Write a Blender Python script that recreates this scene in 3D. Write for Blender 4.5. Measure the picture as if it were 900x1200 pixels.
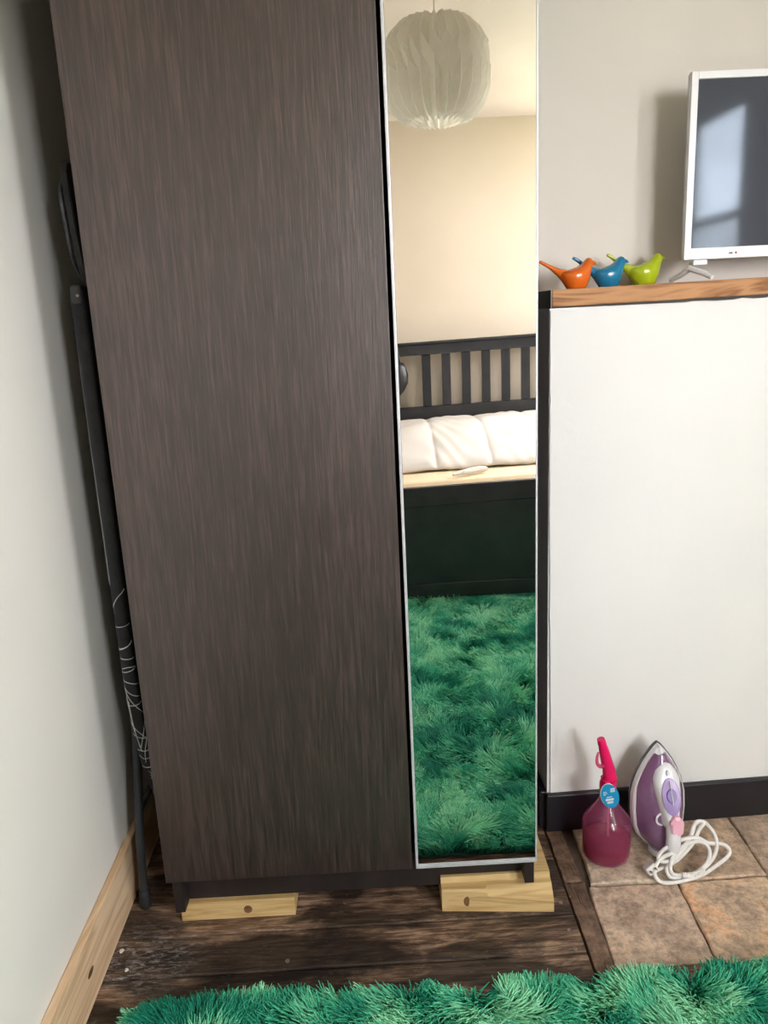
import bpy, bmesh, math, random
import numpy as np
from mathutils import Matrix, Vector, Euler

for o in list(bpy.data.objects):
    bpy.data.objects.remove(o, do_unlink=True)
scene = bpy.context.scene
COL = scene.collection
random.seed(7)
rng = np.random.default_rng(7)

# ------------------------------------------------------------------ camera
F_PX = 920.0
ROLL, PITCH, YAW = math.radians(2.695), math.radians(14.04), math.radians(0.9)
CAM_Z = 1.16
fw = Vector((math.sin(YAW) * math.cos(PITCH), math.cos(YAW) * math.cos(PITCH), -math.sin(PITCH)))
r0 = Vector((math.cos(YAW), -math.sin(YAW), 0))
d0 = -(r0.cross(fw))
cr = r0 * math.cos(ROLL) + d0 * math.sin(ROLL)
cd = -r0 * math.sin(ROLL) + d0 * math.cos(ROLL)
cam_data = bpy.data.cameras.new('camera')
cam = bpy.data.objects.new('camera', cam_data)
COL.objects.link(cam)
cam_data.sensor_fit = 'VERTICAL'
cam_data.sensor_height = 36.0
cam_data.lens = 36.0 * F_PX / 1200.0
cam_data.clip_start = 0.02
cam.matrix_world = Matrix(((cr.x, -cd.x, -fw.x, 0), (cr.y, -cd.y, -fw.y, 0), (cr.z, -cd.z, -fw.z, CAM_Z), (0, 0, 0, 1)))
scene.camera = cam

# ------------------------------------------------------------------ sky and exposure
world = bpy.data.worlds.new('overcast_sky')
scene.world = world
world.use_nodes = True
bg = world.node_tree.nodes['Background']
bg.inputs['Color'].default_value = (0.99, 0.95, 0.985, 1)
bg.inputs['Strength'].default_value = 14.0
vs = scene.view_settings
vs.view_transform = 'Standard'
vs.look = 'None'
vs.gamma = 1.0
vs.exposure = 1.70
vs.use_curve_mapping = False

# window opening in the right-hand wall, just behind the camera
RX = 1.56
WY0, WY1, WZ0, WZ1 = -0.82, -0.17, 1.06, 1.985
WALL_Y = -1.37
# second opening in the rear wall, right of what the mirror shows
QX0, QX1, QZ0, QZ1 = 0.94, 1.52, 0.86, 1.94
for loc, sx, sy, way in (((RX + 0.095, (WY0 + WY1) / 2, (WZ0 + WZ1) / 2), WY1 - WY0, WZ1 - WZ0, (-1, 0, 0)),
                         (((QX0 + QX1) / 2, WALL_Y - 0.17, (QZ0 + QZ1) / 2), QX1 - QX0, QZ1 - QZ0, (0, 1, 0))):
    pl = bpy.data.lights.new('window_portal', 'AREA')
    pl.shape = 'RECTANGLE'
    pl.size, pl.size_y = sx, sy
    pl.cycles.is_portal = True
    po = bpy.data.objects.new('window_portal', pl)
    COL.objects.link(po)
    po.location = loc
    po.rotation_euler = Vector(way).to_track_quat('-Z', 'Y').to_euler()

# ------------------------------------------------------------------ helpers
ORIG = {}


def mk(name, V, Fc, mats, parent=None, smooth=False, at=None, midx=None):
    """one mesh object; V in world space. A child keeps its parent's origin, a top-level object gets its own base."""
    V = np.asarray(V, float).reshape(-1, 3)
    if parent is not None:
        o0 = ORIG[parent.name]
    elif at is not None:
        o0 = np.array(at, float)
    else:
        o0 = np.array([(V[:, 0].min() + V[:, 0].max()) / 2, (V[:, 1].min() + V[:, 1].max()) / 2, V[:, 2].min()])
    me = bpy.data.meshes.new(name)
    me.from_pydata((V - o0).tolist(), [], [list(f) for f in Fc])
    if not isinstance(mats, (list, tuple)):
        mats = [mats]
    for m in mats:
        me.materials.append(m)
    if midx is not None:
        me.polygons.foreach_set('material_index', midx)
    bm = bmesh.new()
    bm.from_mesh(me)
    bmesh.ops.recalc_face_normals(bm, faces=bm.faces)
    bm.to_mesh(me)
    bm.free()
    if smooth:
        me.polygons.foreach_set('use_smooth', [True] * len(me.polygons))
    me.update()
    ob = bpy.data.objects.new(name, me)
    COL.objects.link(ob)
    if parent is not None:
        ob.parent = parent
    else:
        ob.location = o0
    ORIG[ob.name] = o0
    return ob


def thing(name, loc, label, cat, group=None, kind=None):
    e = bpy.data.objects.new(name, None)
    COL.objects.link(e)
    e.empty_display_size = 0.05
    e.location = loc
    ORIG[e.name] = np.array(loc, float)
    return tag(e, label, cat, group, kind)


def tag(o, label=None, cat=None, group=None, kind=None):
    if label: o['label'] = label
    if cat: o['category'] = cat
    if group: o['group'] = group
    if kind: o['kind'] = kind
    return o


def structure(o, label):
    return tag(o, label, None, None, 'structure')


def box(x0, x1, y0, y1, z0, z1, bev=0.0, seg=2):
    bm = bmesh.new()
    bmesh.ops.create_cube(bm, size=1)
    for v in bm.verts:
        v.co = Vector(((x0 + x1) / 2 + v.co.x * (x1 - x0), (y0 + y1) / 2 + v.co.y * (y1 - y0), (z0 + z1) / 2 + v.co.z * (z1 - z0)))
    if bev:
        bmesh.ops.bevel(bm, geom=list(bm.edges), offset=bev, segments=seg, profile=0.5, affect='EDGES')
    return dump(bm)


def dump(bm):
    bm.verts.ensure_lookup_table()
    for i, v in enumerate(bm.verts):
        v.index = i
    V = np.array([v.co[:] for v in bm.verts])
    Fc = [[v.index for v in f.verts] for f in bm.faces]
    bm.free()
    return V, Fc


def join(*parts):
    V, Fc, n = [], [], 0
    for v, f in parts:
        v = np.asarray(v, float).reshape(-1, 3)
        V.append(v)
        Fc += [[i + n for i in q] for q in f]
        n += len(v)
    return np.vstack(V), Fc


def loft(rings, closed=True, cap=True):
    n = len(rings[0])
    V = np.vstack([np.asarray(r, float) for r in rings])
    Fc = []
    for i in range(len(rings) - 1):
        for j in range(n if closed else n - 1):
            k = (j + 1) % n
            Fc.append([i * n + j, i * n + k, (i + 1) * n + k, (i + 1) * n + j])
    if cap:
        Fc.append(list(range(n))[::-1])
        Fc.append([(len(rings) - 1) * n + j for j in range(n)])
    return V, Fc


def lathe(prof, c=(0, 0, 0), n=32, sx=1.0, sy=1.0, cap=True):
    rings = []
    for r, z in prof:
        rings.append([(c[0] + sx * r * math.cos(2 * math.pi * k / n), c[1] + sy * r * math.sin(2 * math.pi * k / n), c[2] + z) for k in range(n)])
    return loft(rings, cap=cap)


def catmull(pts, sub=6):
    P = [np.array(p, float) for p in pts]
    P = [2 * P[0] - P[1]] + P + [2 * P[-1] - P[-2]]
    out = []
    for i in range(1, len(P) - 2):
        for s in range(sub):
            t = s / sub
            a, b, c, d = P[i - 1:i + 3]
            out.append(0.5 * (2 * b + (c - a) * t + (2 * a - 5 * b + 4 * c - d) * t * t + (3 * b - a - 3 * c + d) * t ** 3))
    out.append(P[-2])
    return out


def tube(pts, r, n=10, sub=0, cap=True, ry=None):
    if sub:
        if not np.isscalar(r):
            rr = np.interp(np.linspace(0, len(pts) - 1, (len(pts) - 1) * sub + 1), range(len(pts)), r)
            r = rr
        pts = catmull(pts, sub)
    P = [np.array(p, float) for p in pts]
    if np.isscalar(r):
        r = [r] * len(P)
    t0 = P[1] - P[0]
    t0 /= np.linalg.norm(t0)
    up = np.array([0, 0, 1.0]) if abs(t0[2]) < 0.9 else np.array([1.0, 0, 0])
    u = np.cross(t0, up)
    u /= np.linalg.norm(u)
    rings = []
    for i, p in enumerate(P):
        a = P[max(i - 1, 0)]
        b = P[min(i + 1, len(P) - 1)]
        t = b - a
        t /= (np.linalg.norm(t) + 1e-12)
        u = u - t * np.dot(u, t)
        u /= np.linalg.norm(u)
        w = np.cross(t, u)
        rings.append([p + r[i] * (math.cos(2 * math.pi * k / n) * u + math.sin(2 * math.pi * k / n) * w) for k in range(n)])
    return loft(rings, cap=cap)


def grid(nx, ny, fn, close=False):
    V = [fn(i / (nx - 1), j / (ny - 1)) for j in range(ny) for i in range(nx)]
    Fc = []
    for j in range(ny - 1):
        for i in range(nx - 1):
            a = j * nx + i
            Fc.append([a, a + 1, a + nx + 1, a + nx])
    return np.array(V), Fc


# ------------------------------------------------------------------ materials (all procedural)
def new_mat(name):
    m = bpy.data.materials.new(name)
    m.use_nodes = True
    nt = m.node_tree
    return m, nt, nt.nodes['Principled BSDF'], nt.nodes['Material Output']


def N(nt, t, **kw):
    n = nt.nodes.new(t)
    for k, v in kw.items():
        setattr(n, k, v)
    return n


def coords(nt, scale=(1, 1, 1), rot=(0, 0, 0), kind='Object'):
    tc = N(nt, 'ShaderNodeTexCoord')
    mp = N(nt, 'ShaderNodeMapping')
    mp.inputs['Scale'].default_value = scale
    mp.inputs['Rotation'].default_value = rot
    nt.links.new(tc.outputs[kind], mp.inputs['Vector'])
    return mp.outputs['Vector']


def noise(nt, vec, scale, detail=4, rough=0.55, dist=0.0):
    n = N(nt, 'ShaderNodeTexNoise')
    n.inputs['Scale'].default_value = scale
    n.inputs['Detail'].default_value = detail
    n.inputs['Roughness'].default_value = rough
    n.inputs['Distortion'].default_value = dist
    nt.links.new(vec, n.inputs['Vector'])
    return n.outputs['Fac']


def ramp(nt, fac, stops, interp='LINEAR'):
    r = N(nt, 'ShaderNodeValToRGB')
    cr_ = r.color_ramp
    cr_.interpolation = interp
    while len(cr_.elements) < len(stops):
        cr_.elements.new(0.5)
    for e, (p, c) in zip(cr_.elements, stops):
        e.position = p
        e.color = (c[0], c[1], c[2], 1) if hasattr(c, '__len__') else (c, c, c, 1)
    nt.links.new(fac, r.inputs['Fac'])
    return r.outputs['Color']


def mixc(nt, fac, a, b, mode='MIX'):
    n = N(nt, 'ShaderNodeMix', data_type='RGBA', blend_type=mode)
    for sock, v in ((n.inputs[0], fac), (n.inputs[6], a), (n.inputs[7], b)):
        if isinstance(v, bpy.types.NodeSocket):
            nt.links.new(v, sock)
        elif hasattr(v, '__len__'):
            sock.default_value = (v[0], v[1], v[2], 1)
        elif sock.type == 'RGBA':
            sock.default_value = (v, v, v, 1)
        else:
            sock.default_value = v
    return n.outputs[2]


def bump(nt, bsdf, h, strength=0.2, dist=0.002):
    b = N(nt, 'ShaderNodeBump')
    b.inputs['Strength'].default_value = strength
    b.inputs['Distance'].default_value = dist
    nt.links.new(h, b.inputs['Height'])
    nt.links.new(b.outputs['Normal'], bsdf.inputs['Normal'])


def srgb(r, g, b):
    return tuple(((c / 255) / 12.92 if c / 255 <= 0.04045 else ((c / 255 + 0.055) / 1.055) ** 2.4) for c in (r, g, b))


def pmat(name, c1, c2=None, scale=8, rough=0.5, bmp=0.0, bscale=60, stretch=(1, 1, 1), metal=0.0, spec=0.5, coat=0.0):
    m, nt, b, _ = new_mat(name)
    c2 = c2 or tuple(x * 0.9 for x in c1)
    v = coords(nt, stretch)
    f = noise(nt, v, scale)
    nt.links.new(ramp(nt, f, [(0.3, c2), (0.7, c1)]), b.inputs['Base Color'])
    b.inputs['Roughness'].default_value = rough
    b.inputs['Metallic'].default_value = metal
    b.inputs['Specular IOR Level'].default_value = spec
    b.inputs['Coat Weight'].default_value = coat
    if bmp:
        bump(nt, b, noise(nt, v, bscale), bmp)
    return m


def glassy(name, tint, rough=0.05, ior=1.45, refl=1.0, haze=0.0, haze_col=None):
    """thin clear plastic or glass: tinted see-through with a Fresnel gloss"""
    m, nt, b, out = new_mat(name)
    nt.nodes.remove(b)
    tr = N(nt, 'ShaderNodeBsdfTransparent')
    v = coords(nt)
    f = noise(nt, v, 12)
    nt.links.new(ramp(nt, f, [(0.3, tuple(x * 0.95 for x in tint)), (0.7, tint)]), tr.inputs['Color'])
    gl = N(nt, 'ShaderNodeBsdfGlossy')
    gl.inputs['Roughness'].default_value = rough
    fr = N(nt, 'ShaderNodeFresnel')
    # thin sheet: the same Fresnel curve on both faces
    ge = N(nt, 'ShaderNodeNewGeometry')
    mi_ = N(nt, 'ShaderNodeMix', data_type='FLOAT')
    mi_.inputs[2].default_value = ior
    mi_.inputs[3].default_value = 1.0 / ior
    nt.links.new(ge.outputs['Backfacing'], mi_.inputs[0])
    nt.links.new(mi_.outputs[0], fr.inputs['IOR'])
    mx = N(nt, 'ShaderNodeMixShader')
    nt.links.new(fr.outputs['Fac'], mx.inputs['Fac'])
    last = tr.outputs[0]
    if haze:
        df = N(nt, 'ShaderNodeBsdfDiffuse')
        tl = N(nt, 'ShaderNodeBsdfTranslucent')
        for s in (df, tl):
            s.inputs['Color'].default_value = (*(haze_col or tint), 1)
        md = N(nt, 'ShaderNodeMixShader')
        md.inputs['Fac'].default_value = 0.5
        nt.links.new(df.outputs[0], md.inputs[1])
        nt.links.new(tl.outputs[0], md.inputs[2])
        m2 = N(nt, 'ShaderNodeMixShader')
        m2.inputs['Fac'].default_value = haze
        nt.links.new(last, m2.inputs[1])
        nt.links.new(md.outputs[0], m2.inputs[2])
        last = m2.outputs[0]
    nt.links.new(last, mx.inputs[1])
    nt.links.new(gl.outputs[0], mx.inputs[2])
    nt.links.new(mx.outputs[0], out.inputs['Surface'])
    return m


def plaster(name, c1, c2, bmp=0.25, bscale=18, rough=0.75):
    m, nt, b, _ = new_mat(name)
    v = coords(nt)
    f = noise(nt, v, 2.2, 3)
    nt.links.new(ramp(nt, f, [(0.3, c2), (0.7, c1)]), b.inputs['Base Color'])
    b.inputs['Roughness'].default_value = rough
    b.inputs['Specular IOR Level'].default_value = 0.3
    h = noise(nt, v, bscale, 6, 0.6)
    bump(nt, b, h, bmp, 0.004)
    return m


def wood_pale(name, c1, c2, axis='x', scale=1.0, rough=0.6, ring=1.0):
    m, nt, b, _ = new_mat(name)
    st = {'x': (1.2, 14, 14), 'y': (14, 1.2, 14), 'z': (14, 14, 1.2)}[axis]
    v = coords(nt, tuple(s * scale for s in st))
    f1 = noise(nt, v, 2.0, 3, 0.5, 1.2)
    f2 = noise(nt, v, 9.0, 5, 0.6)
    w = N(nt, 'ShaderNodeMath', operation='MULTIPLY')
    nt.links.new(f1, w.inputs[0])
    w.inputs[1].default_value = 9.0 * ring
    fr = N(nt, 'ShaderNodeMath', operation='PINGPONG')
    nt.links.new(w.outputs[0], fr.inputs[0])
    fr.inputs[1].default_value = 1.0
    g = mixc(nt, 0.35, fr.outputs[0], f2)
    nt.links.new(ramp(nt, g, [(0.15, c2), (0.7, c1)]), b.inputs['Base Color'])
    b.inputs['Roughness'].default_value = rough
    b.inputs['Specular IOR Level'].default_value = 0.3
    bump(nt, b, f2, 0.08, 0.002)
    return m


def dark_oak(name):
    m, nt, b, _ = new_mat(name)
    v = coords(nt, (270, 270, 11.0))
    v2 = coords(nt, (480, 480, 22.0))
    v3 = coords(nt, (5, 5, 0.8))
    f1 = noise(nt, v, 1.0, 2, 0.5, 0.6)
    f2 = noise(nt, v2, 1.0, 2, 0.5, 0.3)
    f3 = noise(nt, v3, 1.0, 3, 0.5, 0.6)
    g = mixc(nt, 0.4, f1, f2)
    g2 = mixc(nt, 0.18, g, f3)
    nt.links.new(ramp(nt, g2, [(0.36, srgb(34, 24, 23)), (0.5, srgb(50, 38, 36)), (0.66, srgb(76, 60, 56))]), b.inputs['Base Color'])
    b.inputs['Roughness'].default_value = 0.40
    b.inputs['Specular IOR Level'].default_value = 0.85
    bump(nt, b, g, 0.5, 0.0008)
    return m


def scaled(nt, sock, k):
    m_ = N(nt, 'ShaderNodeMath', operation='MULTIPLY')
    nt.links.new(sock, m_.inputs[0])
    m_.inputs[1].default_value = k
    return m_.outputs[0]


def old_boards(name):
    m, nt, b, _ = new_mat(name)
    v = coords(nt, (3.0, 22, 22))
    v1 = coords(nt, (1, 1.8, 1))
    f1 = noise(nt, v, 2.2, 6, 0.7, 1.4)
    f2 = noise(nt, coords(nt, (14, 190, 190)), 1.0, 4, 0.7, 0.8)
    g = mixc(nt, 0.5, f1, f2)
    base = ramp(nt, g, [(0.36, srgb(52, 37, 29)), (0.48, srgb(110, 85, 68)), (0.60, srgb(176, 148, 124))])
    st1 = ramp(nt, noise(nt, v1, 4.2, 6, 0.62, 0.8), [(0.46, 1.0), (0.56, 0.0)])
    c = mixc(nt, mixc(nt, 0.92, 0.0, st1), base, mixc(nt, 0.85, base, srgb(16, 12, 11)))
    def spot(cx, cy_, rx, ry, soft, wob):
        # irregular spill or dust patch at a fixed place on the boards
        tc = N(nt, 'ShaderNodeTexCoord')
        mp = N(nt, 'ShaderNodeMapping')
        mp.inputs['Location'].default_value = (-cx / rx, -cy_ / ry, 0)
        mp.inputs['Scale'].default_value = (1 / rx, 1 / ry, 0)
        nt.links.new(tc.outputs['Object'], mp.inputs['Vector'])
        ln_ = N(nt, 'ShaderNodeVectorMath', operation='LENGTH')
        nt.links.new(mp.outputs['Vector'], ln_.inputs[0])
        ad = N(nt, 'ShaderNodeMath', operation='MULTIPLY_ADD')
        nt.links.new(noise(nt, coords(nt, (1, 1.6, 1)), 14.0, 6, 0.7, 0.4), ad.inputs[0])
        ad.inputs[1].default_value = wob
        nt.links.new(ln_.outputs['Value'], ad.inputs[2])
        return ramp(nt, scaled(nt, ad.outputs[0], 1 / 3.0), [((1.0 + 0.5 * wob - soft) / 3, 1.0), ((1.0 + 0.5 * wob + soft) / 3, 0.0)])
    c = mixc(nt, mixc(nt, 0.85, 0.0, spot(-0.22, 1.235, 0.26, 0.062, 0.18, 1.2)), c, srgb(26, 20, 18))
    dust = spot(-0.49, 1.25, 0.10, 0.075, 0.5, 1.0)
    dfac = mixc(nt, 1.0, dust, ramp(nt, noise(nt, coords(nt, (8, 30, 30)), 6.0, 8, 0.8, 0.6), [(0.5, 0.0), (0.62, 0.6)]), 'MULTIPLY')
    c = mixc(nt, dfac, c, srgb(196, 190, 186))
    sc = ramp(nt, noise(nt, coords(nt, (6, 16, 16)), 9.0, 8, 0.8, 0.9), [(0.60, 0.0), (0.66, 1.0)])
    c = mixc(nt, mixc(nt, 0.42, 0.0, sc), c, srgb(186, 174, 162))
    nt.links.new(c, b.inputs['Base Color'])
    b.inputs['Roughness'].default_value = 0.5
    b.inputs['Specular IOR Level'].default_value = 0.4
    bump(nt, b, g, 0.6, 0.003)
    return m


def old_tile(name, a, bcol, ccol):
    m, nt, b, _ = new_mat(name)
    v = coords(nt)
    f1 = noise(nt, v, 9.0, 6, 0.65, 0.5)
    f2 = noise(nt, v, 70.0, 4, 0.7)
    base = ramp(nt, f1, [(0.32, a), (0.5, bcol), (0.66, ccol)])
    spk = ramp(nt, f2, [(0.35, 0.62), (0.6, 1.15)])
    c = mixc(nt, 1.0, base, spk, 'MULTIPLY')
    chip = ramp(nt, noise(nt, v, 22.0, 6, 0.75, 0.4), [(0.64, 0.0), (0.70, 1.0)])
    c = mixc(nt, mixc(nt, 0.55, 0.0, chip), c, srgb(196, 182, 166))
    nt.links.new(c, b.inputs['Base Color'])
    b.inputs['Roughness'].default_value = 0.7
    b.inputs['Specular IOR Level'].default_value = 0.3
    h = mixc(nt, 0.5, f1, f2)
    bump(nt, b, h, 0.6, 0.004)
    return m


M_LEFT = plaster('paint_left_wall', srgb(238, 236, 230), srgb(233, 231, 225), 0.12, 10)
M_CHIM = plaster('paint_chimney_white', srgb(238, 238, 237), srgb(232, 232, 231), 0.35, 14)
M_UPPER = plaster('paint_upper_greige', srgb(230, 224, 216), srgb(224, 218, 210), 0.3, 12)
M_BACK = plaster('paint_back_wall', srgb(222, 216, 206), srgb(214, 208, 198), 0.2, 12)
M_CREAM = plaster('paint_cream', srgb(214, 201, 182), srgb(208, 194, 174), 0.15, 10)
M_CEIL = plaster('paint_ceiling', srgb(230, 219, 210), srgb(222, 210, 199), 0.3, 7)
M_DARK = pmat('paint_side_white', srgb(236, 236, 238), srgb(230, 230, 232), 20, 0.45, 0.15, 80)
M_BLACK = pmat('paint_black_gloss', srgb(36, 36, 42), srgb(27, 27, 32), 14, 0.35, 0.2, 60)
M_PINE = wood_pale('pine_skirting', srgb(236, 208, 174), srgb(208, 174, 136), 'y', 0.8, ring=0.8)
M_BLOCK = wood_pale('pine_block', srgb(208, 180, 128), srgb(182, 150, 98), 'x', 1.2, ring=0.7)
M_MANTEL = wood_pale('mantel_wood', srgb(192, 142, 98), srgb(142, 94, 58), 'x', 0.9, ring=1.3)
M_KNOT = pmat('wood_knot', srgb(130, 92, 60), srgb(84, 56, 36), 60, 0.6)
M_OAK = dark_oak('wardrobe_dark_oak')
M_OAK_END = pmat('wardrobe_carcass', srgb(46, 38, 36), srgb(34, 28, 27), 30, 0.5, 0.1, 90, (1, 1, 0.05))
M_ALU = pmat('brushed_aluminium', srgb(214, 216, 220), srgb(200, 202, 207), 40, 0.35, metal=0.35)
M_PLANK = old_boards('old_floorboards')
M_GAP = pmat('floor_void', srgb(22, 18, 16), srgb(14, 11, 10), 30, 0.9)
M_TILE = [old_tile('hearth_tile_a', srgb(158, 136, 120), srgb(200, 176, 156), srgb(220, 190, 164)),
          old_tile('hearth_tile_b', srgb(170, 148, 130), srgb(212, 184, 156), srgb(228, 170, 128)),
          old_tile('hearth_tile_c', srgb(156, 140, 124), srgb(200, 182, 162), srgb(220, 202, 180)),
          old_tile('hearth_tile_d', srgb(154, 130, 112), srgb(200, 174, 150), srgb(224, 198, 166))]
M_MORTAR = pmat('old_mortar', srgb(96, 82, 70), srgb(70, 58, 50), 40, 0.9, 0.5, 90)
M_BORDER = old_tile('hearth_border', srgb(84, 66, 56), srgb(120, 97, 82), srgb(146, 120, 102))
M_NAIL = pmat('nail_head', srgb(176, 170, 164), srgb(130, 122, 116), 200, 0.4, metal=0.7)
M_CHIPWHITE = pmat('paint_chip', srgb(236, 232, 224), srgb(214, 208, 198), 60, 0.8)

# mirror silvering
M_MIRROR, nt, b, _ = new_mat('mirror_silver')
b.inputs['Metallic'].default_value = 1.0
b.inputs['Roughness'].default_value = 0.004
fm = noise(nt, coords(nt), 3.0)
nt.links.new(ramp(nt, fm, [(0.3, (0.87, 0.86, 0.855)), (0.7, (0.89, 0.88, 0.875))]), b.inputs['Base Color'])

# ================================================================== ROOM SHELL
LX = -0.552          # left wall plane
BY = 1.97            # back wall of the alcove


def ceil_z(y):
    return 2.03 + (y - WALL_Y) * 0.05


structure(mk('wall_left', *box(LX - 0.12, LX, WALL_Y - 0.2, BY + 0.1, -0.02, 2.3), M_LEFT), 'white painted wall on the left beside the wardrobe')
structure(mk('wall_back', *box(LX, RX, BY, BY + 0.12, -0.02, 2.3), M_BACK), 'greige wall behind the wardrobe')
rw = join(box(RX, RX + 0.10, WALL_Y - 0.2, WY0, -0.02, 2.3), box(RX, RX + 0.10, WY1, BY + 0.1, -0.02, 2.3),
          box(RX, RX + 0.10, WY0, WY1, -0.02, WZ0), box(RX, RX + 0.10, WY0, WY1, WZ1, 2.3))
structure(mk('wall_right', *rw, M_LEFT), 'white wall with the window on the right of the room')
rear = join(box(LX - 0.1, QX0, WALL_Y - 0.18, WALL_Y, -0.02, 2.3), box(QX1, RX + 0.1, WALL_Y - 0.18, WALL_Y, -0.02, 2.3),
            box(QX0, QX1, WALL_Y - 0.18, WALL_Y, -0.02, QZ0), box(QX0, QX1, WALL_Y - 0.18, WALL_Y, QZ1, 2.3))
structure(mk('wall_rear', *rear, M_CREAM), 'cream wall behind the day bed, seen in the mirror')
V, Fc = grid(12, 14, lambda s, t: (LX - 0.05 + s * (RX - LX + 0.1), WALL_Y - 0.15 + t * (BY - WALL_Y + 0.2),
                                  ceil_z(WALL_Y - 0.15 + t * (BY - WALL_Y + 0.2)) + 0.006 * math.sin(9 * s + 4 * t) * math.sin(7 * t)))
V2 = V.copy(); V2[:, 2] = 2.4
n0 = len(V)
structure(mk('ceiling', *join((V, Fc), box(LX - 0.1, RX + 0.1, WALL_Y - 0.18, BY + 0.1, 2.3, 2.36)), M_CEIL, smooth=False), 'off-white uneven ceiling, seen in the mirror')

# chimney breast: front plane turned two degrees
CX0, CX1 = 0.364, 1.555


def cy(x, d=0.0):
    return 1.565 + 0.035 * (x - 0.361) - d


def cbox(x0, x1, d0_, d1_, z0, z1, tilt=0.0, bev=0.0):
    """box along the chimney front; d is measured out of the wall towards the room (negative = into it)"""
    V, Fc = box(x0, x1, -d1_, -d0_, z0, z1, bev)
    V[:, 1] += 1.565 + 0.035 * (V[:, 0] - 0.361)
    V[:, 2] += tilt * (V[:, 0] - 0.361)
    return V, Fc


structure(mk('wall_chimney', *cbox(CX0, CX1, -0.39, 0.0, -0.01, 1.158), M_DARK), 'shaded grey side of the boxed-in chimney breast')
# white plaster skin with a ragged hand-painted left and top edge
nz, nx_ = 60, 60
r1 = np.cumsum(rng.normal(0, 1, nz)); r1 -= np.linspace(r1[0], r1[-1], nz); r1 = r1 / (abs(r1).max() + 1e-6) * 0.0018
r2 = rng.normal(0, 0.0014, nx_)


def skin(s, t, d):
    j = int(round(t * (nz - 1)))
    i = int(round(s * (nx_ - 1)))
    xl = 0.3655 + 0.0075 * (1 - t) * 0.8 + r1[j] + rng.normal(0, 0.0003)
    x = xl + s * (CX1 - xl)
    ztop = 1.154 + 0.014 * (x - 0.361) + r2[i]
    z = 0.02 + t * (ztop - 0.02)
    return (x, cy(x, d), z)


gf = grid(nx_, nz, lambda s, t: skin(s, t, 0.004))
gb = gf[0].copy(); gb[:, 1] += 0.003
nv = len(gf[0])
edge = []
for j in range(nz - 1):
    edge.append([j * nx_, (j + 1) * nx_, (j + 1) * nx_ + nv, j * nx_ + nv])
for i in range(nx_ - 1):
    a = (nz - 1) * nx_ + i
    edge.append([a, a + 1, a + 1 + nv, a + nv])
structure(mk('wall_chimney_plaster', np.vstack([gf[0], gb]), gf[1] + edge, M_CHIM, smooth=False), 'white painted plaster front of the lower chimney breast')
structure(mk('wall_chimney_upper', *cbox(CX0 + 0.002, CX1, -0.39, -0.15, 1.15, 2.3), M_UPPER), 'greige chimney wall above the wooden mantel')

b_ch = thing('baseboard_chimney', (0.361, 1.55, 0), 'black glossy baseboard along the foot of the chimney breast', None, kind='structure')
mk('front_board', *cbox(0.361, CX1, 0.0, 0.016, 0.001, 0.095, 0.0, 0.003), M_BLACK, b_ch)
V, Fc = box(0.3485, 0.3635, 1.5665, 1.93, 0.001, 0.095, 0.003)
mk('side_board', V, Fc, M_BLACK, b_ch)

# left skirting
b_l = thing('baseboard_left', (-0.544, 0.3, 0), 'bare knotty pine baseboard along the left wall', None, kind='structure')
V, Fc = box(LX + 0.0005, -0.536, WALL_Y + 0.01, BY - 0.005, 0.0, 0.126, 0.0025)
sk = mk('skirting_board', V, Fc, M_PINE, b_l)
for yy, zz, rr in ((1.16, 0.062, 0.011), (0.7, 0.04, 0.010)):
    V, Fc = lathe([(rr * 0.45, 0.0), (rr, 0.0003)], (0, 0, 0), 14)
    P = V.copy()
    V[:, 0] = -0.5362 + P[:, 2]; V[:, 1] = yy + P[:, 0] * 1.3; V[:, 2] = zz + P[:, 1] * 0.6
    mk('knot', V, Fc, M_KNOT, b_l)

# ------------------------------------------------------------------ floor: old boards laid one by one
floor = structure(mk('floor', *box(LX, RX, WALL_Y, BY, -0.06, -0.016), M_GAP, at=(0, 0, 0)), 'old dark stained floorboards')
ys = [BY - 0.002, 1.78, 1.62, 1.46, 1.302, 1.205, 1.06, 0.92, 0.77, 0.63, 0.49, 0.34, 0.2, 0.05, -0.1, -0.25, -0.4, -0.55, -0.7, -0.85, -1.0, -1.13, WALL_Y + 0.002]
HX0, HX1, HY0 = 0.359, 1.42, 1.115


def plank(x0, x1, y0, y1, zt):
    g = 0.0015
    nxp = max(2, int((x1 - x0) / 0.08))
    w0 = rng.normal(0, 0.0009, nxp + 1)
    w1 = rng.normal(0, 0.0009, nxp + 1)
    dz = rng.normal(0, 0.0006, (nxp + 1, 2))
    rings = []
    for i in range(nxp + 1):
        x = x0 + (x1 - x0) * i / nxp
        x = min(max(x, x0 + 0.001), x1 - 0.001)
        a, c = y0 + g + w0[i], y1 - g + w1[i]
        rings.append([(x, a, -0.018), (x, a, zt - 0.002 + dz[i, 0]), (x, a + 0.003, zt + dz[i, 0]), (x, c - 0.003, zt + dz[i, 1]), (x, c, zt - 0.002 + dz[i, 1]), (x, c, -0.018)])
    return mk('plank', *loft(rings), M_PLANK, floor)


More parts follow.
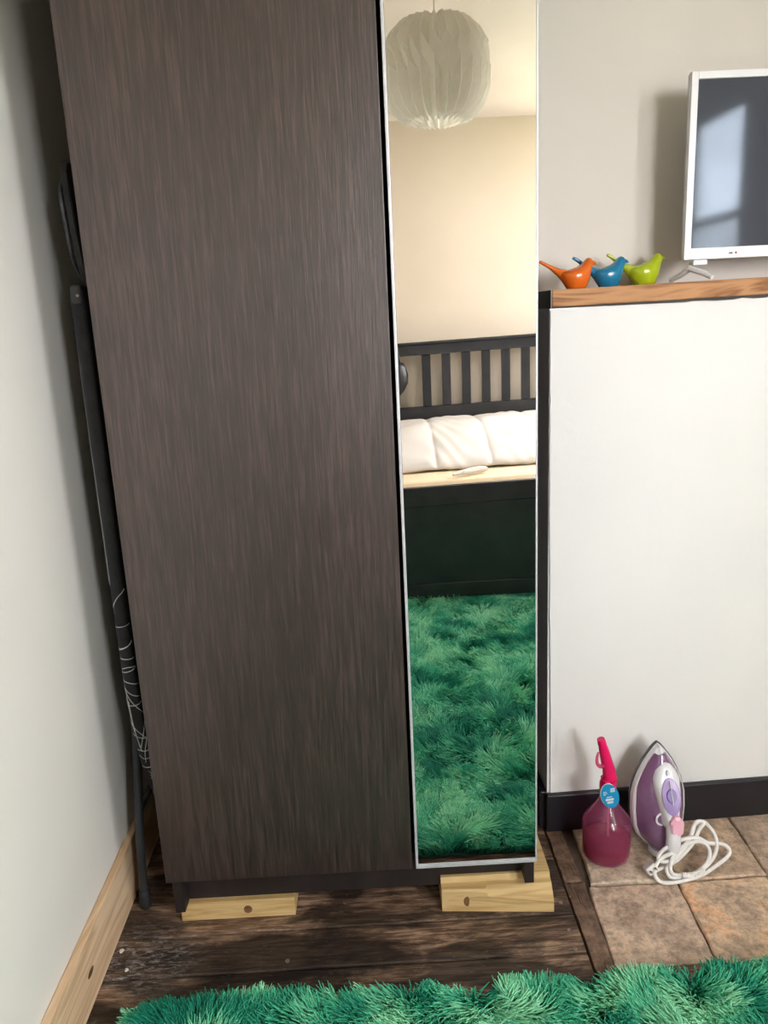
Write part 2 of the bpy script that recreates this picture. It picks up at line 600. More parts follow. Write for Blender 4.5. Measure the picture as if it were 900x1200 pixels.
first = None
for k in range(len(ys) - 1):
    y1, y0 = ys[k], ys[k + 1]
    zt = -0.0012 + rng.normal(0, 0.0006)
    if y0 >= 1.30:
        p = plank(LX + 0.002, HX0 - 0.002, y0, y1, zt)
        if y0 > 1.7:
            plank(HX1 + 0.01, RX - 0.002, y0, y1, zt)
    elif y0 > 1.0 and y1 > HY0:
        if y0 < HY0:
            plank(LX + 0.002, HX0 - 0.002, y0, y1, zt)
        else:
            plank(LX + 0.002, HX0 - 0.002, y0, y1, zt)
        plank(HX1 + 0.01, RX - 0.002, y0, y1, zt)
    else:
        xs = LX + 0.6 + rng.random() * 1.6
        plank(LX + 0.002, xs, y0, y1, zt)
        plank(xs, RX - 0.002, y0, y1, zt)
for x, y in ((0.339, 1.331), (0.337, 1.259), (0.337, 1.213), (-0.498, 1.268), (-0.2, 1.225)):
    mk('nail_head', *lathe([(0.0042, -0.002), (0.0042, 0.0004), (0.003, 0.0010), (0.0012, 0.0004)], (x, y, 0), 10), M_NAIL, floor)

# hearth: sunken tiles with a border
hearth = structure(mk('floor_hearth', *box(HX0 + 0.002, HX1, HY0 + 0.002, 1.62, -0.02, -0.009), M_MORTAR, at=(0.36, 1.12, -0.02)), 'worn terracotta and stone hearth tiles in front of the chimney breast')


def slab(name, pts, zt, mat, parent, jag=0.0012, n=7, base=-0.02):
    ring = []
    for i in range(len(pts)):
        a, c = np.array(pts[i]), np.array(pts[(i + 1) % len(pts)])
        for k in range(n):
            q = a + (c - a) * k / n + rng.normal(0, jag, 2)
            ring.append(q)
    ring = np.array(ring)
    cen = ring.mean(0)
    inn = cen + (ring - cen) * (1 - 0.003 / 0.1)
    inn2 = cen + (ring - cen) * 0.55
    rings = [[(q[0], q[1], base) for q in ring], [(q[0], q[1], zt - 0.003) for q in ring],
             [(q[0], q[1], zt - 0.0002 + rng.normal(0, 0.0005)) for q in inn], [(q[0], q[1], zt + rng.normal(0, 0.0007)) for q in inn2]]
    return mk(name, *loft(rings), mat, parent)


slab('border_strip', [(0.3605, 1.118), (0.394, 1.118), (0.402, 1.385), (0.3605, 1.385)], 0.001, M_BORDER, hearth, 0.0008, 10)
slab('border_strip', [(0.3605, 1.388), (0.398, 1.388), (0.394, 1.56), (0.3605, 1.56)], 0.002, M_BORDER, hearth, 0.001, 10)
slab('border_strip', [(0.397, 1.118), (1.05, 1.128), (1.05, 1.166), (0.397, 1.161)], 0.0005, M_BORDER, hearth, 0.0009, 14)
tiles = [([(0.399, 1.165), (0.580, 1.165), (0.588, 1.368), (0.405, 1.372)], 0, 0.0005),
         ([(0.584, 1.165), (0.768, 1.168), (0.776, 1.372), (0.592, 1.368)], 1, 0.0010),
         ([(0.772, 1.168), (0.950, 1.169), (0.958, 1.376), (0.780, 1.372)], 2, 0.0002),
         ([(0.955, 1.169), (1.14, 1.169), (1.14, 1.378), (0.962, 1.376)], 0, 0.0006),
         ([(1.145, 1.169), (1.395, 1.169), (1.395, 1.380), (1.145, 1.378)], 3, 0.0006),
         ([(0.414, 1.378), (0.590, 1.375), (0.598, 1.575), (0.424, 1.57)], 2, 0.003),
         ([(0.595, 1.374), (0.779, 1.378), (0.786, 1.58), (0.602, 1.575)], 3, 0.0010),
         ([(0.783, 1.378), (0.962, 1.382), (0.966, 1.585), (0.790, 1.58)], 0, 0.0002),
         ([(0.967, 1.382), (1.16, 1.382), (1.16, 1.59), (0.971, 1.585)], 1, 0.0005)]
for pts, mi, zt in tiles:
    slab('tile', pts, zt, M_TILE[mi], hearth)

# paint crumbs on the boards
for i, (x, y, r, lab) in enumerate(((-0.523, 1.272, 0.0042, 'white paint flake on the floorboards nearest the ironing board foot'),
                                    (-0.500, 1.225, 0.0034, 'small white paint flake on the floorboards beside the rug corner'))):
    a = [(x + r * (1 + 0.25 * math.sin(3 * t + i)) * math.cos(t), y + 1.3 * r * math.sin(t), 0) for t in np.linspace(0, 2 * math.pi, 12, endpoint=False)]
    rings = [[(p[0], p[1], 0.0002) for p in a], [(p[0], p[1], 0.0014) for p in a], [(x + (p[0] - x) * 0.6, y + (p[1] - y) * 0.6, 0.0022) for p in a]]
    tag(mk('paint_flake', *loft(rings), M_CHIPWHITE), lab, 'paint flake', 'paint flakes on the floor')

# ------------------------------------------------------------------ window behind the camera
M_WFRAME = pmat('window_paint', srgb(236, 236, 232), srgb(226, 226, 222), 10, 0.4)
M_WGLASS = glassy('window_glass', (0.97, 0.985, 0.98), 0.0, 1.45)
win = thing('window_1', (RX + 0.07, (WY0 + WY1) / 2, WZ0), 'white two-pane window in the right wall, mirrored in the television screen', None, kind='structure')
ym = (WY0 + WY1) / 2
fx0, fx1 = RX + 0.055, RX + 0.085
t = 0.04
mk('window_frame', *join(box(fx0, fx1, WY0, WY0 + t, WZ0, WZ1, 0.004), box(fx0, fx1, WY1 - t, WY1, WZ0, WZ1, 0.004),
                         box(fx0, fx1, WY0 + t, WY1 - t, WZ0, WZ0 + t, 0.004), box(fx0, fx1, WY0 + t, WY1 - t, WZ1 - t, WZ1, 0.004),
                         box(fx0, fx1, WY0 + t, WY1 - t, 1.50, 1.535, 0.004)), M_WFRAME, win)
for a, c in ((WZ0 + t, 1.50), (1.535, WZ1 - t)):
    mk('pane', *box(RX + 0.069, RX + 0.073, WY0 + t, WY1 - t, a, c), M_WGLASS, win)
mk('window_sill', *box(RX - 0.04, RX + 0.054, WY0 - 0.05, WY1 + 0.05, WZ0 - 0.028, WZ0 - 0.001, 0.006), M_WFRAME, win)

win2 = thing('window_2', ((QX0 + QX1) / 2, WALL_Y - 0.1, QZ0), 'tall narrow white window in the cream rear wall at the bed end', None, kind='structure')
fy0, fy1 = WALL_Y - 0.13, WALL_Y - 0.08
mk('window_frame', *join(box(QX0, QX0 + t, fy0, fy1, QZ0, QZ1, 0.004), box(QX1 - t, QX1, fy0, fy1, QZ0, QZ1, 0.004),
                         box(QX0 + t, QX1 - t, fy0, fy1, QZ0, QZ0 + t, 0.004), box(QX0 + t, QX1 - t, fy0, fy1, QZ1 - t, QZ1, 0.004)), M_WFRAME, win2)
mk('pane', *box(QX0 + t, QX1 - t, WALL_Y - 0.108, WALL_Y - 0.104, QZ0 + t, QZ1 - t), M_WGLASS, win2)
mk('window_sill', *box(QX0 - 0.01, QX1 + 0.02, WALL_Y - 0.078, WALL_Y + 0.03, QZ0 - 0.028, QZ0 - 0.001, 0.006), M_WFRAME, win2)

M_NET, nt, b, out = new_mat('net_curtain_weave')
tl = N(nt, 'ShaderNodeBsdfTranslucent'); tl.inputs['Color'].default_value = (0.92, 0.92, 0.92, 1)
df = N(nt, 'ShaderNodeBsdfDiffuse'); df.inputs['Color'].default_value = (0.92, 0.92, 0.92, 1)
tp = N(nt, 'ShaderNodeBsdfTransparent')
m1 = N(nt, 'ShaderNodeMixShader'); m1.inputs['Fac'].default_value = 0.65
m2 = N(nt, 'ShaderNodeMixShader')
nt.links.new(df.outputs[0], m1.inputs[1]); nt.links.new(tl.outputs[0], m1.inputs[2])
nt.links.new(ramp(nt, noise(nt, coords(nt, (400, 400, 400)), 1.0), [(0.3, 0.45), (0.7, 0.65)]), m2.inputs['Fac'])
nt.links.new(m1.outputs[0], m2.inputs[1]); nt.links.new(tp.outputs[0], m2.inputs[2])
nt.links.new(m2.outputs[0], out.inputs['Surface'])
cz1 = 1.50
curt = thing('net_curtain', (RX + 0.026, ym, WZ0), 'white sheer half curtain on a rod across the window behind the camera', 'curtain')
V, Fc = grid(140, 10, lambda s, t_: (RX + 0.026 + 0.011 * math.sin(s * 70 + 1.5 * math.sin(s * 9)) * (1 - 0.3 * t_), WY0 + 0.01 + s * (WY1 - WY0 - 0.02), WZ0 + 0.01 + t_ * (cz1 - WZ0 - 0.01)))
mk('net_panel', V, Fc, M_NET, curt, smooth=True)
mk('rod', *tube([(RX + 0.026, WY0 + 0.001, cz1 + 0.004), (RX + 0.026, WY1 - 0.001, cz1 + 0.004)], 0.006, 10), M_WFRAME, curt)

# ground far below the upstairs window
M_LAWN = pmat('garden_ground', srgb(120, 128, 96), srgb(96, 104, 76), 0.6, 0.9)
structure(mk('ground_outside', *box(-40, 60, -60, 60, -3.3, -3.0), M_LAWN), 'garden ground outside the window')

# ================================================================== WARDROBE
WY = 1.2947
wx0, wxm0, wxm1, wx1 = -0.4294, 0.0428, 0.0496, 0.2826
zb, zd = 0.064, 0.1277
wr = thing('wardrobe', (-0.076, 1.6, zb), 'tall dark brown wardrobe with a narrow mirrored right door', 'wardrobe')
top = 2.035
mk('side_panel', *box(-0.424, -0.405, 1.315, 1.895, 0.0425, top, 0.0008, 1), M_OAK_END, wr)
mk('side_panel', *box(0.2635, 0.2815, 1.315, 1.895, zb, top, 0.0008, 1), M_OAK_END, wr)
mk('back_panel', *box(-0.4045, 0.263, 1.887, 1.894, zb + 0.06, top, 0), M_OAK_END, wr)
mk('top_panel', *box(-0.4045, 0.263, 1.317, 1.886, top - 0.019, top, 0), M_OAK_END, wr)
mk('bottom_panel', *box(-0.4045, 0.263, 1.322, 1.886, zb + 0.062, zb + 0.08, 0), M_OAK_END, wr)
mk('plinth', *join(box(-0.4045, 0.098, 1.352, 1.368, 0.0425, zb + 0.0615), box(0.0981, 0.263, 1.352, 1.368, zb + 0.0005, zb + 0.0615)), M_OAK_END, wr)
mk('door', *box(wx0, wxm0, WY, WY + 0.0185, zd, top - 0.004, 0.0012, 2), M_OAK, wr)
md = mk('mirror_door', *box(wxm1 + 0.004, wx1 - 0.004, WY + 0.004, WY + 0.0185, zd + 0.008, top - 0.006, 0), M_OAK_END, wr)
tag(md, 'mirrored door with thin aluminium edging')
mk('mirror_glass', *box(wxm1 + 0.0052, wx1 - 0.0032, WY + 0.0005, WY + 0.0036, zd + 0.0105, top - 0.0165), M_MIRROR, md)
mk('edge_trim', *box(wxm1, wxm1 + 0.0048, WY - 0.0004, WY + 0.0185, zd, top - 0.004, 0.0008), M_ALU, md)
mk('edge_trim', *box(wx1 - 0.0030, wx1, WY - 0.0004, WY + 0.0185, zd, top - 0.004, 0.0008), M_ALU, md)
mk('edge_trim', *join(box(wxm1 + 0.005, wx1 - 0.0032, WY - 0.0004, WY + 0.0185, zd, zd + 0.006, 0.0006), box(wxm1 + 0.005, wx1 - 0.0032, WY + 0.0002, WY + 0.0035, zd + 0.0062, zd + 0.0103, 0.0004)), M_ALU, md)
mk('edge_trim', *box(wxm1 + 0.005, wx1 - 0.0032, WY - 0.0004, WY + 0.0185, top - 0.016, top - 0.004, 0.0006), M_ALU, md)

# timber packing blocks
bl = thing('timber_block', (-0.306, 1.40, 0), 'short pale pine block under the left foot of the wardrobe', 'wood block', 'pine packing blocks')
V, Fc = box(-0.4215, -0.194, 1.340, 1.47, 0.0008, 0.0415, 0.0012)
V[:, 1] += 0.004 * (V[:, 0] + 0.42) * -1
mk('block', V, Fc, M_BLOCK, bl)


def disc_front(x, y, z, rx, rz, th=0.0006, n=18):
    a = [(math.cos(q), math.sin(q)) for q in np.linspace(0, 2 * math.pi, n, endpoint=False)]
    return loft([[(x + rx * c, y + 0.001, z + rz * s) for c, s in a], [(x + rx * c, y - th, z + rz * s) for c, s in a], [(x + 0.5 * rx * c, y - th * 1.4, z + 0.5 * rz * s) for c, s in a]])


mk('knot', *disc_front(-0.288, 1.3393, 0.021, 0.0085, 0.0085), M_KNOT, bl)
br = thing('timber_block', (0.21, 1.40, 0), 'wider knotty pine block with a split edge under the mirrored door', 'wood block', 'pine packing blocks')
rings = []
for x, hf, cb in ((0.100, 0.046, 0.002), (0.15, 0.046, 0.002), (0.186, 0.045, 0.003), (0.192, 0.036, 0.014), (0.25, 0.030, 0.018), (0.3195, 0.026, 0.022)):
    yf = 1.3265 - 0.09 * (x - 0.1)
    rings.append([(x, yf, 0.0008), (x, yf, hf), (x, yf + cb + 0.0015, 0.0495), (x, 1.343, 0.052), (x, 1.3465, 0.0635), (x, 1.62, 0.0635), (x, 1.62, 0.0008)])
mk('block', *loft(rings), M_BLOCK, br)
mk('knot', *disc_front(0.152, 1.3225, 0.024, 0.0095, 0.012), M_KNOT, br)

# ================================================================== IRONING BOARD
M_COVER = pmat('board_cover_black', srgb(40, 40, 44), srgb(30, 30, 34), 60, 0.8, 0.2, 300)
M_LINE = pmat('cover_print_white', srgb(214, 214, 214), srgb(190, 190, 190), 60, 0.8)
M_TUBE = pmat('tube_graphite', srgb(52, 54, 58), srgb(42, 44, 48), 30, 0.4, spec=0.5)
M_RUB = pmat('rubber_black', srgb(38, 38, 40), srgb(26, 26, 28), 60, 0.7, 0.1)
M_PIPE = pmat('cover_piping', srgb(178, 178, 176), srgb(140, 140, 138), 200, 0.7)
ib = thing('ironing_board', (-0.49, 1.5, 0), 'folded black ironing board wedged between the wardrobe and left wall', 'ironing board')
# outline in (y, z): front edge straight, nose at the bottom, squared heel on top
bx0, bx1 = -0.4925, -0.4675
prof = [(1.390, 1.225), (1.388, 1.0), (1.388, 0.8), (1.388, 0.62), (1.392, 0.50), (1.402, 0.40), (1.422, 0.32), (1.448, 0.25), (1.485, 0.19), (1.54, 0.155),
        (1.60, 0.165), (1.65, 0.205), (1.69, 0.27), (1.715, 0.36), (1.725, 0.5), (1.728, 0.8), (1.728, 1.19), (1.715, 1.225), (1.70, 1.233), (1.56, 1.235), (1.405, 1.233)]
cen = np.array((1.556, 0.75))
sec = []
for s in np.linspace(0, math.pi, 9):
    x = (bx0 + bx1) / 2 - (bx1 - bx0) / 2 * math.cos(s)
    ins = 0.010 * (1 - math.sin(s)) ** 1.5
    ring = []
    for y, z in prof:
        v = np.array((y, z)) - cen
        v = v / np.linalg.norm(v)
        ring.append((x, y - v[0] * ins, z - v[1] * ins))
    sec.append(ring)
cov = mk('board_cover', *loft(sec), M_COVER, ib, smooth=True)


def edge_pt(s, zz):
    """point on the front edge of the cover: s 0 (wall side) .. 1 (wardrobe side) at height zz"""
    zs = [p[1] for p in prof[:10]]
    y = np.interp(zz, zs[::-1], [p[0] for p in prof[:10]][::-1])
    a = s * math.pi
    x = (bx0 + bx1) / 2 - (bx1 - bx0) / 2 * math.cos(a)
    ins = 0.010 * (1 - math.sin(a)) ** 1.5
    nz_ = np.interp(zz, [0.15, 0.3, 0.5], [-0.6, -0.4, 0.0])
    return np.array((x, y + ins * 0.9 - 0.0008, zz + nz_ * 0.001))


lines = [[(0.15, .655), (0.5, .675), (0.95, .69)], [(0.1, .617), (0.5, .617), (1, .621)], [(0.1, .572), (0.5, .574), (1, .584)], [(0.15, .569), (0.6, .575), (1, .586)],
         [(0.1, .553), (0.5, .550), (1, .551)], [(0.05, .528), (0.5, .533), (1, .533)], [(0.05, .523), (0.5, .524), (1, .531)], [(0.05, .507), (0.5, .500), (1, .495)],
         [(0.05, .493), (0.5, .475), (1, .468)], [(0.05, .490), (0.5, .455), (1, .43)], [(0.15, .47), (0.3, .41), (0.4, .35)], [(0.05, .452), (0.5, .450), (1, .455)],
         [(0.25, .46), (0.3, .40), (0.45, .34)], [(0.05, .42), (0.5, .39), (1, .365)], [(0.45, .35), (0.7, .38), (1, .41)], [(0.1, .385), (0.5, .375), (1, .37)],
         [(0.2, .345), (0.6, .34), (1, .345)], [(0.25, .33), (0.5, .32), (1, .325)], [(0.5, .31), (0.6, .34), (0.9, .375)], [(0.2, .30), (0.5, .295), (1, .30)],
         [(0.5, .285), (0.7, .265), (0.9, .25)], [(0.5, .262), (0.75, .275), (0.95, .285)], [(0.5, .272), (0.8, .26), (1, .24)], [(0.6, .25), (0.8, .245), (1, .262)]]
for L in lines:
    pts = [edge_pt(q[0], q[1]) for q in catmull([(a, c, 0) for a, c in L], 5)]
    mk('printed_line', *tube(pts, 0.0009, 5), M_LINE, cov)
mk('piping', *tube([edge_pt(0.12, z) for z in np.linspace(1.17, 0.70, 12)], 0.0008, 5), M_PIPE, cov)
# heel rail on top with its end cap and screw
mk('heel_rail', *box(-0.4915, -0.469, 1.387, 1.73, 1.2, 1.2345, 0.008, 3), M_TUBE, ib)
mk('screw', *disc_front(-0.478, 1.3868, 1.216, 0.0025, 0.0025, 0.0004), M_NAIL, ib)
# iron rest above the heel
rest = []
for x, ins in ((-0.4755, 0.003), (-0.4735, 0.0), (-0.4655, 0.0), (-0.4635, 0.003)):
    ring = []
    for y, z in ((1.415, 1.238), (1.400, 1.262), (1.388, 1.32), (1.384, 1.37), (1.386, 1.41), (1.395, 1.425), (1.41, 1.43), (1.56, 1.43), (1.69, 1.43), (1.712, 1.41), (1.712, 1.262), (1.69, 1.238)):
        v = np.array((y, z)) - np.array((1.55, 1.335)); v /= np.linalg.norm(v)
        ring.append((x - 0.02 * (z - 1.24), y - v[0] * ins, z - v[1] * ins))
    rest.append(ring)
mk('iron_rest', *loft(rest), M_RUB, ib, smooth=False)
mk('rest_wire', *tube([(-0.4805, 1.43, 1.245), (-0.4805, 1.398, 1.275), (-0.4825, 1.391, 1.33), (-0.484, 1.390, 1.38), (-0.484, 1.42, 1.41)], 0.0035, 8, 5), M_TUBE, ib)
# folded legs: two bent tubes with rubber feet
for y0, y1, y2 in ((1.386, 1.452, 1.50), (1.73, 1.664, 1.62)):
    mk('leg', *tube([(-0.5065, y0, 0.03), (-0.505, y0 + (y1 - y0) * 0.25, 0.15), (-0.503, y1, 0.34), (-0.503, y2, 0.55), (-0.5035, y2, 0.95)], 0.0088, 12, 6), M_TUBE, ib, smooth=True)
    mk('foot', *lathe([(0.0086, 0.0008), (0.0116, 0.004), (0.0118, 0.016), (0.0108, 0.03), (0.0104, 0.042)], (-0.5066, y0 + 0.001, 0), 16), M_RUB, ib, smooth=True)
mk('leg_crossbar', *tube([(-0.5045, 1.42, 0.2), (-0.5045, 1.69, 0.2)], 0.006, 10), M_TUBE, ib, smooth=True)

# ================================================================== MANTEL AND WHAT STANDS ON IT
TILT = 0.014
mt = thing('mantel_shelf', (0.9, 1.63, 1.16), 'thick brown wooden mantel shelf with a black painted end', 'shelf')
mk('shelf_board', *cbox(0.3665, CX1 - 0.001, -0.149, 0.012, 1.1605, 1.1925, TILT, 0.0018), M_MANTEL, mt)
mk('end_cap', *cbox(0.3635, 0.3663, -0.149, 0.0118, 1.1585, 1.1925, TILT, 0.0004), M_BLACK, mt)


def mantel_z(x):
    return 1.1925 + TILT * (x - 0.361)


def glazed(name, c):
    return pmat(name, c, tuple(v * 0.92 for v in c), 6, 0.18, spec=0.55, coat=0.4)


BIRD = {'orange': srgb(226, 108, 30), 'blue': srgb(22, 122, 164), 'green': srgb(176, 194, 32)}


def bird(colour, x, y, s, label, yaw, tail_up=0.0):
    m = glazed('bird_' + colour + '_glaze', BIRD[colour])
    z0 = mantel_z(x) + 0.0006
    e = thing('bird_figurine', (x, y, z0), label, 'figurine', 'bird figurines on the mantel')
    e.rotation_euler = (0, 0, yaw)
    # slices (height, back x, front x, half depth) measured in metres around the base centre
    sl = [(0.0, -0.0185, 0.0185, 0.0165), (0.0012, -0.0198, 0.0198, 0.0178), (0.010, -0.0255, 0.0243, 0.0215), (0.019, -0.0315, 0.0275, 0.0240), (0.026, -0.0345, 0.0290, 0.0245),
          (0.0305, -0.0340, 0.0300, 0.0235), (0.0345, -0.0270, 0.0310, 0.0210), (0.0385, -0.0120, 0.0320, 0.0175), (0.0425, 0.0020, 0.0335, 0.0150), (0.0475, 0.0105, 0.0345, 0.0130),
          (0.0525, 0.0150, 0.0335, 0.0108), (0.0565, 0.0190, 0.0305, 0.0075), (0.0585, 0.0225, 0.0270, 0.0030)]
    rings = []
    n = 28
    for z, a, c, d in sl:
        rings.append([(x + s * ((a + c) / 2 + (c - a) / 2 * math.cos(q)), y + s * d * math.sin(q), z0 + s * z) for q in np.linspace(0, 2 * math.pi, n, endpoint=False)])
    mk('body', *loft(rings), m, e, smooth=True)
    mk('beak', *tube([(x + s * 0.029, y, z0 + s * 0.0490), (x + s * 0.0365, y, z0 + s * 0.0485), (x + s * 0.0415, y, z0 + s * 0.0460)], [s * 0.0062, s * 0.0036, s * 0.0006], 12, 4), m, e, smooth=True)
    mk('tail', *tube([(x - s * 0.022, y, z0 + s * 0.0255), (x - s * 0.036, y, z0 + s * 0.0335), (x - s * 0.052, y, z0 + s * (0.0435 + tail_up * .5)), (x - s * 0.066, y, z0 + s * (0.0510 + tail_up)), (x - s * 0.0745, y, z0 + s * (0.0555 + tail_up))],
                     [s * 0.013, s * 0.0075, s * 0.0042, s * 0.0034, s * 0.0026], 14, 5), m, e, smooth=True)
    return e


bird('orange', 0.4235, 1.596, 0.97, 'glossy orange bird figurine at the mantel end next to the mirror', 0.0)
bird('blue', 0.497, 1.628, 0.985, 'glossy blue bird figurine in the middle of the mantel trio', 0.05, 0.004)
bird('green', 0.581, 1.662, 1.05, 'glossy lime green bird figurine nearest the television', 0.03, 0.004)

# television
M_TVW = pmat('tv_white_plastic', srgb(236, 236, 238), srgb(230, 230, 232), 6, 0.3, spec=0.5)
M_TVB = pmat('tv_back_grey', srgb(186, 186, 184), srgb(176, 176, 174), 6, 0.5)
M_SCR, nt, b, _ = new_mat('tv_screen')
nt.links.new(ramp(nt, noise(nt, coords(nt), 2.0), [(0.3, (0.060, 0.064, 0.082)), (0.7, (0.064, 0.068, 0.086))]), b.inputs['Base Color'])
b.inputs['Roughness'].default_value = 0.06
b.inputs['IOR'].default_value = 1.33
b.inputs['Specular Tint'].default_value = (0.72, 0.86, 1.0, 1)
TX0, TX1, TZ0, TZ1, TY = 0.637, 1.205, 1.2385, 1.5745, 1.600
tv = thing('television', ((TX0 + TX1) / 2, TY + 0.03, mantel_z(0.9)), 'small white flat television standing on the mantel shelf', 'television')
bz = 0.0145
mk('bezel', *join(box(TX0, TX0 + 0.0135, TY, TY + 0.014, TZ0, TZ1, 0.0012), box(TX1 - 0.0135, TX1, TY, TY + 0.014, TZ0, TZ1, 0.0012),
                  box(TX0 + 0.0130, TX1 - 0.0130, TY, TY + 0.014, TZ1 - 0.0135, TZ1, 0.0012), box(TX0 + 0.0130, TX1 - 0.0130, TY, TY + 0.014, TZ0, TZ0 + 0.0215, 0.0012)), M_TVW, tv)
mk('screen', *box(TX0 + 0.0128, TX1 - 0.0128, TY + 0.0045, TY + 0.0138, TZ0 + 0.021, TZ1 - 0.013), M_SCR, tv)
V, Fc = loft([[(TX0 + i, TY + d, TZ0 + i), (TX1 - i, TY + d, TZ0 + i), (TX1 - i, TY + d, TZ1 - i), (TX0 + i, TY + d, TZ1 - i)] for i, d in ((0.0015, 0.0143), (0.002, 0.022), (0.014, 0.030), (0.07, 0.050))])
mk('rear_housing', V, Fc, M_TVB, tv)
M_MARK = pmat('logo_grey', srgb(92, 92, 98), srgb(80, 80, 86), 200, 0.5)
M_MARKR = pmat('logo_red', srgb(158, 62, 74), srgb(130, 50, 60), 200, 0.5)
mk('logo_mark', *box(0.7255, 0.7330, TY - 0.0004, TY + 0.001, 1.2465, 1.2496, 0.0003), M_MARK, tv)
io = mk('indicator', *lathe([(0.0022, 0), (0.0022, 0.0006)], (0, 0, 0), 12), M_MARKR, tv)
io.rotation_euler = (math.radians(90), 0, 0)
io.location = Vector((0.7395, TY + 0.0002, 1.2484)) - tv.location
for v in io.data.vertices:
    v.co = v.co + Vector(tv.location)
for fx in (0.662, 1.175):
    zt = mantel_z(fx) + 0.0006
    rn = []
    mk('stand_foot', *join(box(fx - 0.004, fx + 0.024, TY + 0.004, TY + 0.03, TZ0 - 0.0105, TZ0 - 0.0005, 0.0015),
                           tube([(fx + 0.002, TY + 0.018, TZ0 - 0.008), (fx - 0.006, TY + 0.016, TZ0 - 0.016), (fx + 0.012, TY - 0.012, TZ0 - 0.027), (fx + 0.020, TY - 0.030, zt + 0.0055)], [0.006, 0.0065, 0.006, 0.0048], 8),
                           tube([(fx - 0.004, TY + 0.016, TZ0 - 0.014), (fx - 0.014, TY + 0.035, TZ0 - 0.026), (fx - 0.026, TY + 0.062, zt + 0.0055)], [0.0065, 0.006, 0.0048], 8)), M_TVW, tv)

# ================================================================== SPRAY BOTTLE
M_PET = glassy('pink_clear_plastic', srgb(255, 222, 236), 0.06, 1.4, haze=0.20, haze_col=srgb(255, 146, 198))
M_LIQ = glassy('pink_liquid', srgb(190, 16, 84), 0.03, 1.2, haze=0.5, haze_col=srgb(172, 8, 74))
M_PINK = pmat('hot_pink_plastic', srgb(238, 24, 104), srgb(226, 18, 94), 8, 0.3, spec=0.5)
M_PINKT = glassy('pink_trigger_plastic', srgb(250, 150, 186), 0.15, 1.4, haze=0.45, haze_col=srgb(250, 130, 176))
M_STRAW = glassy('dip_tube_plastic', srgb(250, 200, 220), 0.1, 1.4, haze=0.35, haze_col=srgb(250, 196, 214))
M_TAGB = pmat('tag_blue', srgb(20, 164, 218), srgb(14, 152, 208), 10, 0.5)
M_TAGW = pmat('tag_white', srgb(240, 244, 248), srgb(226, 232, 238), 30, 0.5)
BX, BYY = 0.470, 1.462
zt0 = 0.0042
sb = thing('spray_bottle', (BX, BYY, zt0), 'pink see-through spray bottle with a round blue tag on the hearth', 'spray bottle')
body = mk('bottle', *lathe([(0.0, 0.0015), (0.040, 0.0006), (0.047, 0.003), (0.0495, 0.009), (0.0505, 0.03), (0.0515, 0.06), (0.0515, 0.076), (0.0500, 0.086), (0.0440, 0.097), (0.0350, 0.109), (0.0262, 0.122), (0.0190, 0.135), (0.0150, 0.149), (0.0140, 0.158)], (BX, BYY, zt0), 40), M_PET, sb, smooth=True)
mk('liquid', *lathe([(0.0, 0.004), (0.039, 0.0035), (0.0455, 0.006), (0.0480, 0.012), (0.0490, 0.03), (0.0497, 0.0505), (0.030, 0.0508), (0.0, 0.0508)], (BX, BYY, zt0), 40), M_LIQ, body, smooth=True)
mk('dip_tube', *tube([(BX, BYY, zt0 + 0.15), (BX + 0.001, BYY - 0.004, zt0 + 0.09), (BX + 0.002, BYY - 0.010, zt0 + 0.006)], 0.0028, 10, 5), M_STRAW, body, smooth=True)
cl = mk('collar', *lathe([(0.0135, 0.156), (0.0172, 0.157), (0.0176, 0.163), (0.0172, 0.176), (0.0150, 0.181), (0.0140, 0.186)], (BX, BYY, zt0), 24), M_PINK, sb, smooth=True)
# head: leaning stem rising to the nozzle
hp = [(BX + 0.004, BYY, zt0 + 0.180), (BX + 0.001, BYY - 0.001, zt0 + 0.205), (BX - 0.006, BYY - 0.003, zt0 + 0.232), (BX - 0.012, BYY - 0.006, zt0 + 0.255), (BX - 0.016, BYY - 0.008, zt0 + 0.270), (BX - 0.0185, BYY - 0.009, zt0 + 0.280)]
hr = [0.0150, 0.0135, 0.0118, 0.0105, 0.0085, 0.0085]
mk('spray_head', *tube(hp, hr, 16, 5), M_PINK, sb, smooth=True)
mk('nozzle', *tube([(BX - 0.017, BYY - 0.009, zt0 + 0.272), (BX - 0.0205, BYY - 0.010, zt0 + 0.285)], [0.0092, 0.0080], 14), M_PINK, sb)
mk('trigger', *tube([(BX - 0.010, BYY - 0.006, zt0 + 0.222), (BX - 0.020, BYY - 0.010, zt0 + 0.221), (BX - 0.027, BYY - 0.012, zt0 + 0.229), (BX - 0.0285, BYY - 0.013, zt0 + 0.243), (BX - 0.026, BYY - 0.013, zt0 + 0.256)], [0.005, 0.0042, 0.0036, 0.003, 0.0022], 10, 5), M_PINKT, sb, smooth=True)
# tag hanging on the neck, tilted towards the room
TC = Vector((BX - 0.003, BYY - 0.026, zt0 + 0.160))
ru = Vector((0.93, -0.30, 0.10)).normalized()
rv = Vector((0.06, -0.12, 1.0)).normalized()
rn_ = ru.cross(rv).normalized()
if rn_.y > 0:
    rn_ = -rn_
rv = rn_.cross(ru) if rn_.cross(ru).z > 0 else ru.cross(rn_)


def tagpt(u, v, w=0.0):
    return tuple(TC + ru * u + rv * v + rn_ * w)


qs = np.linspace(0, 2 * math.pi, 32, endpoint=False)
tago = mk('hang_tag', *loft([[tagpt(0.0182 * math.cos(q), 0.0298 * math.sin(q), w) for q in qs] for w in (-0.0006, 0.0006)]), M_TAGB, sb)
mk('tag_edge', *loft([[tagpt(-0.0018 + 0.0182 * math.cos(q), 0.0298 * math.sin(q), w) for q in qs] for w in (-0.0030, -0.0012)]), M_TAGW, tago)


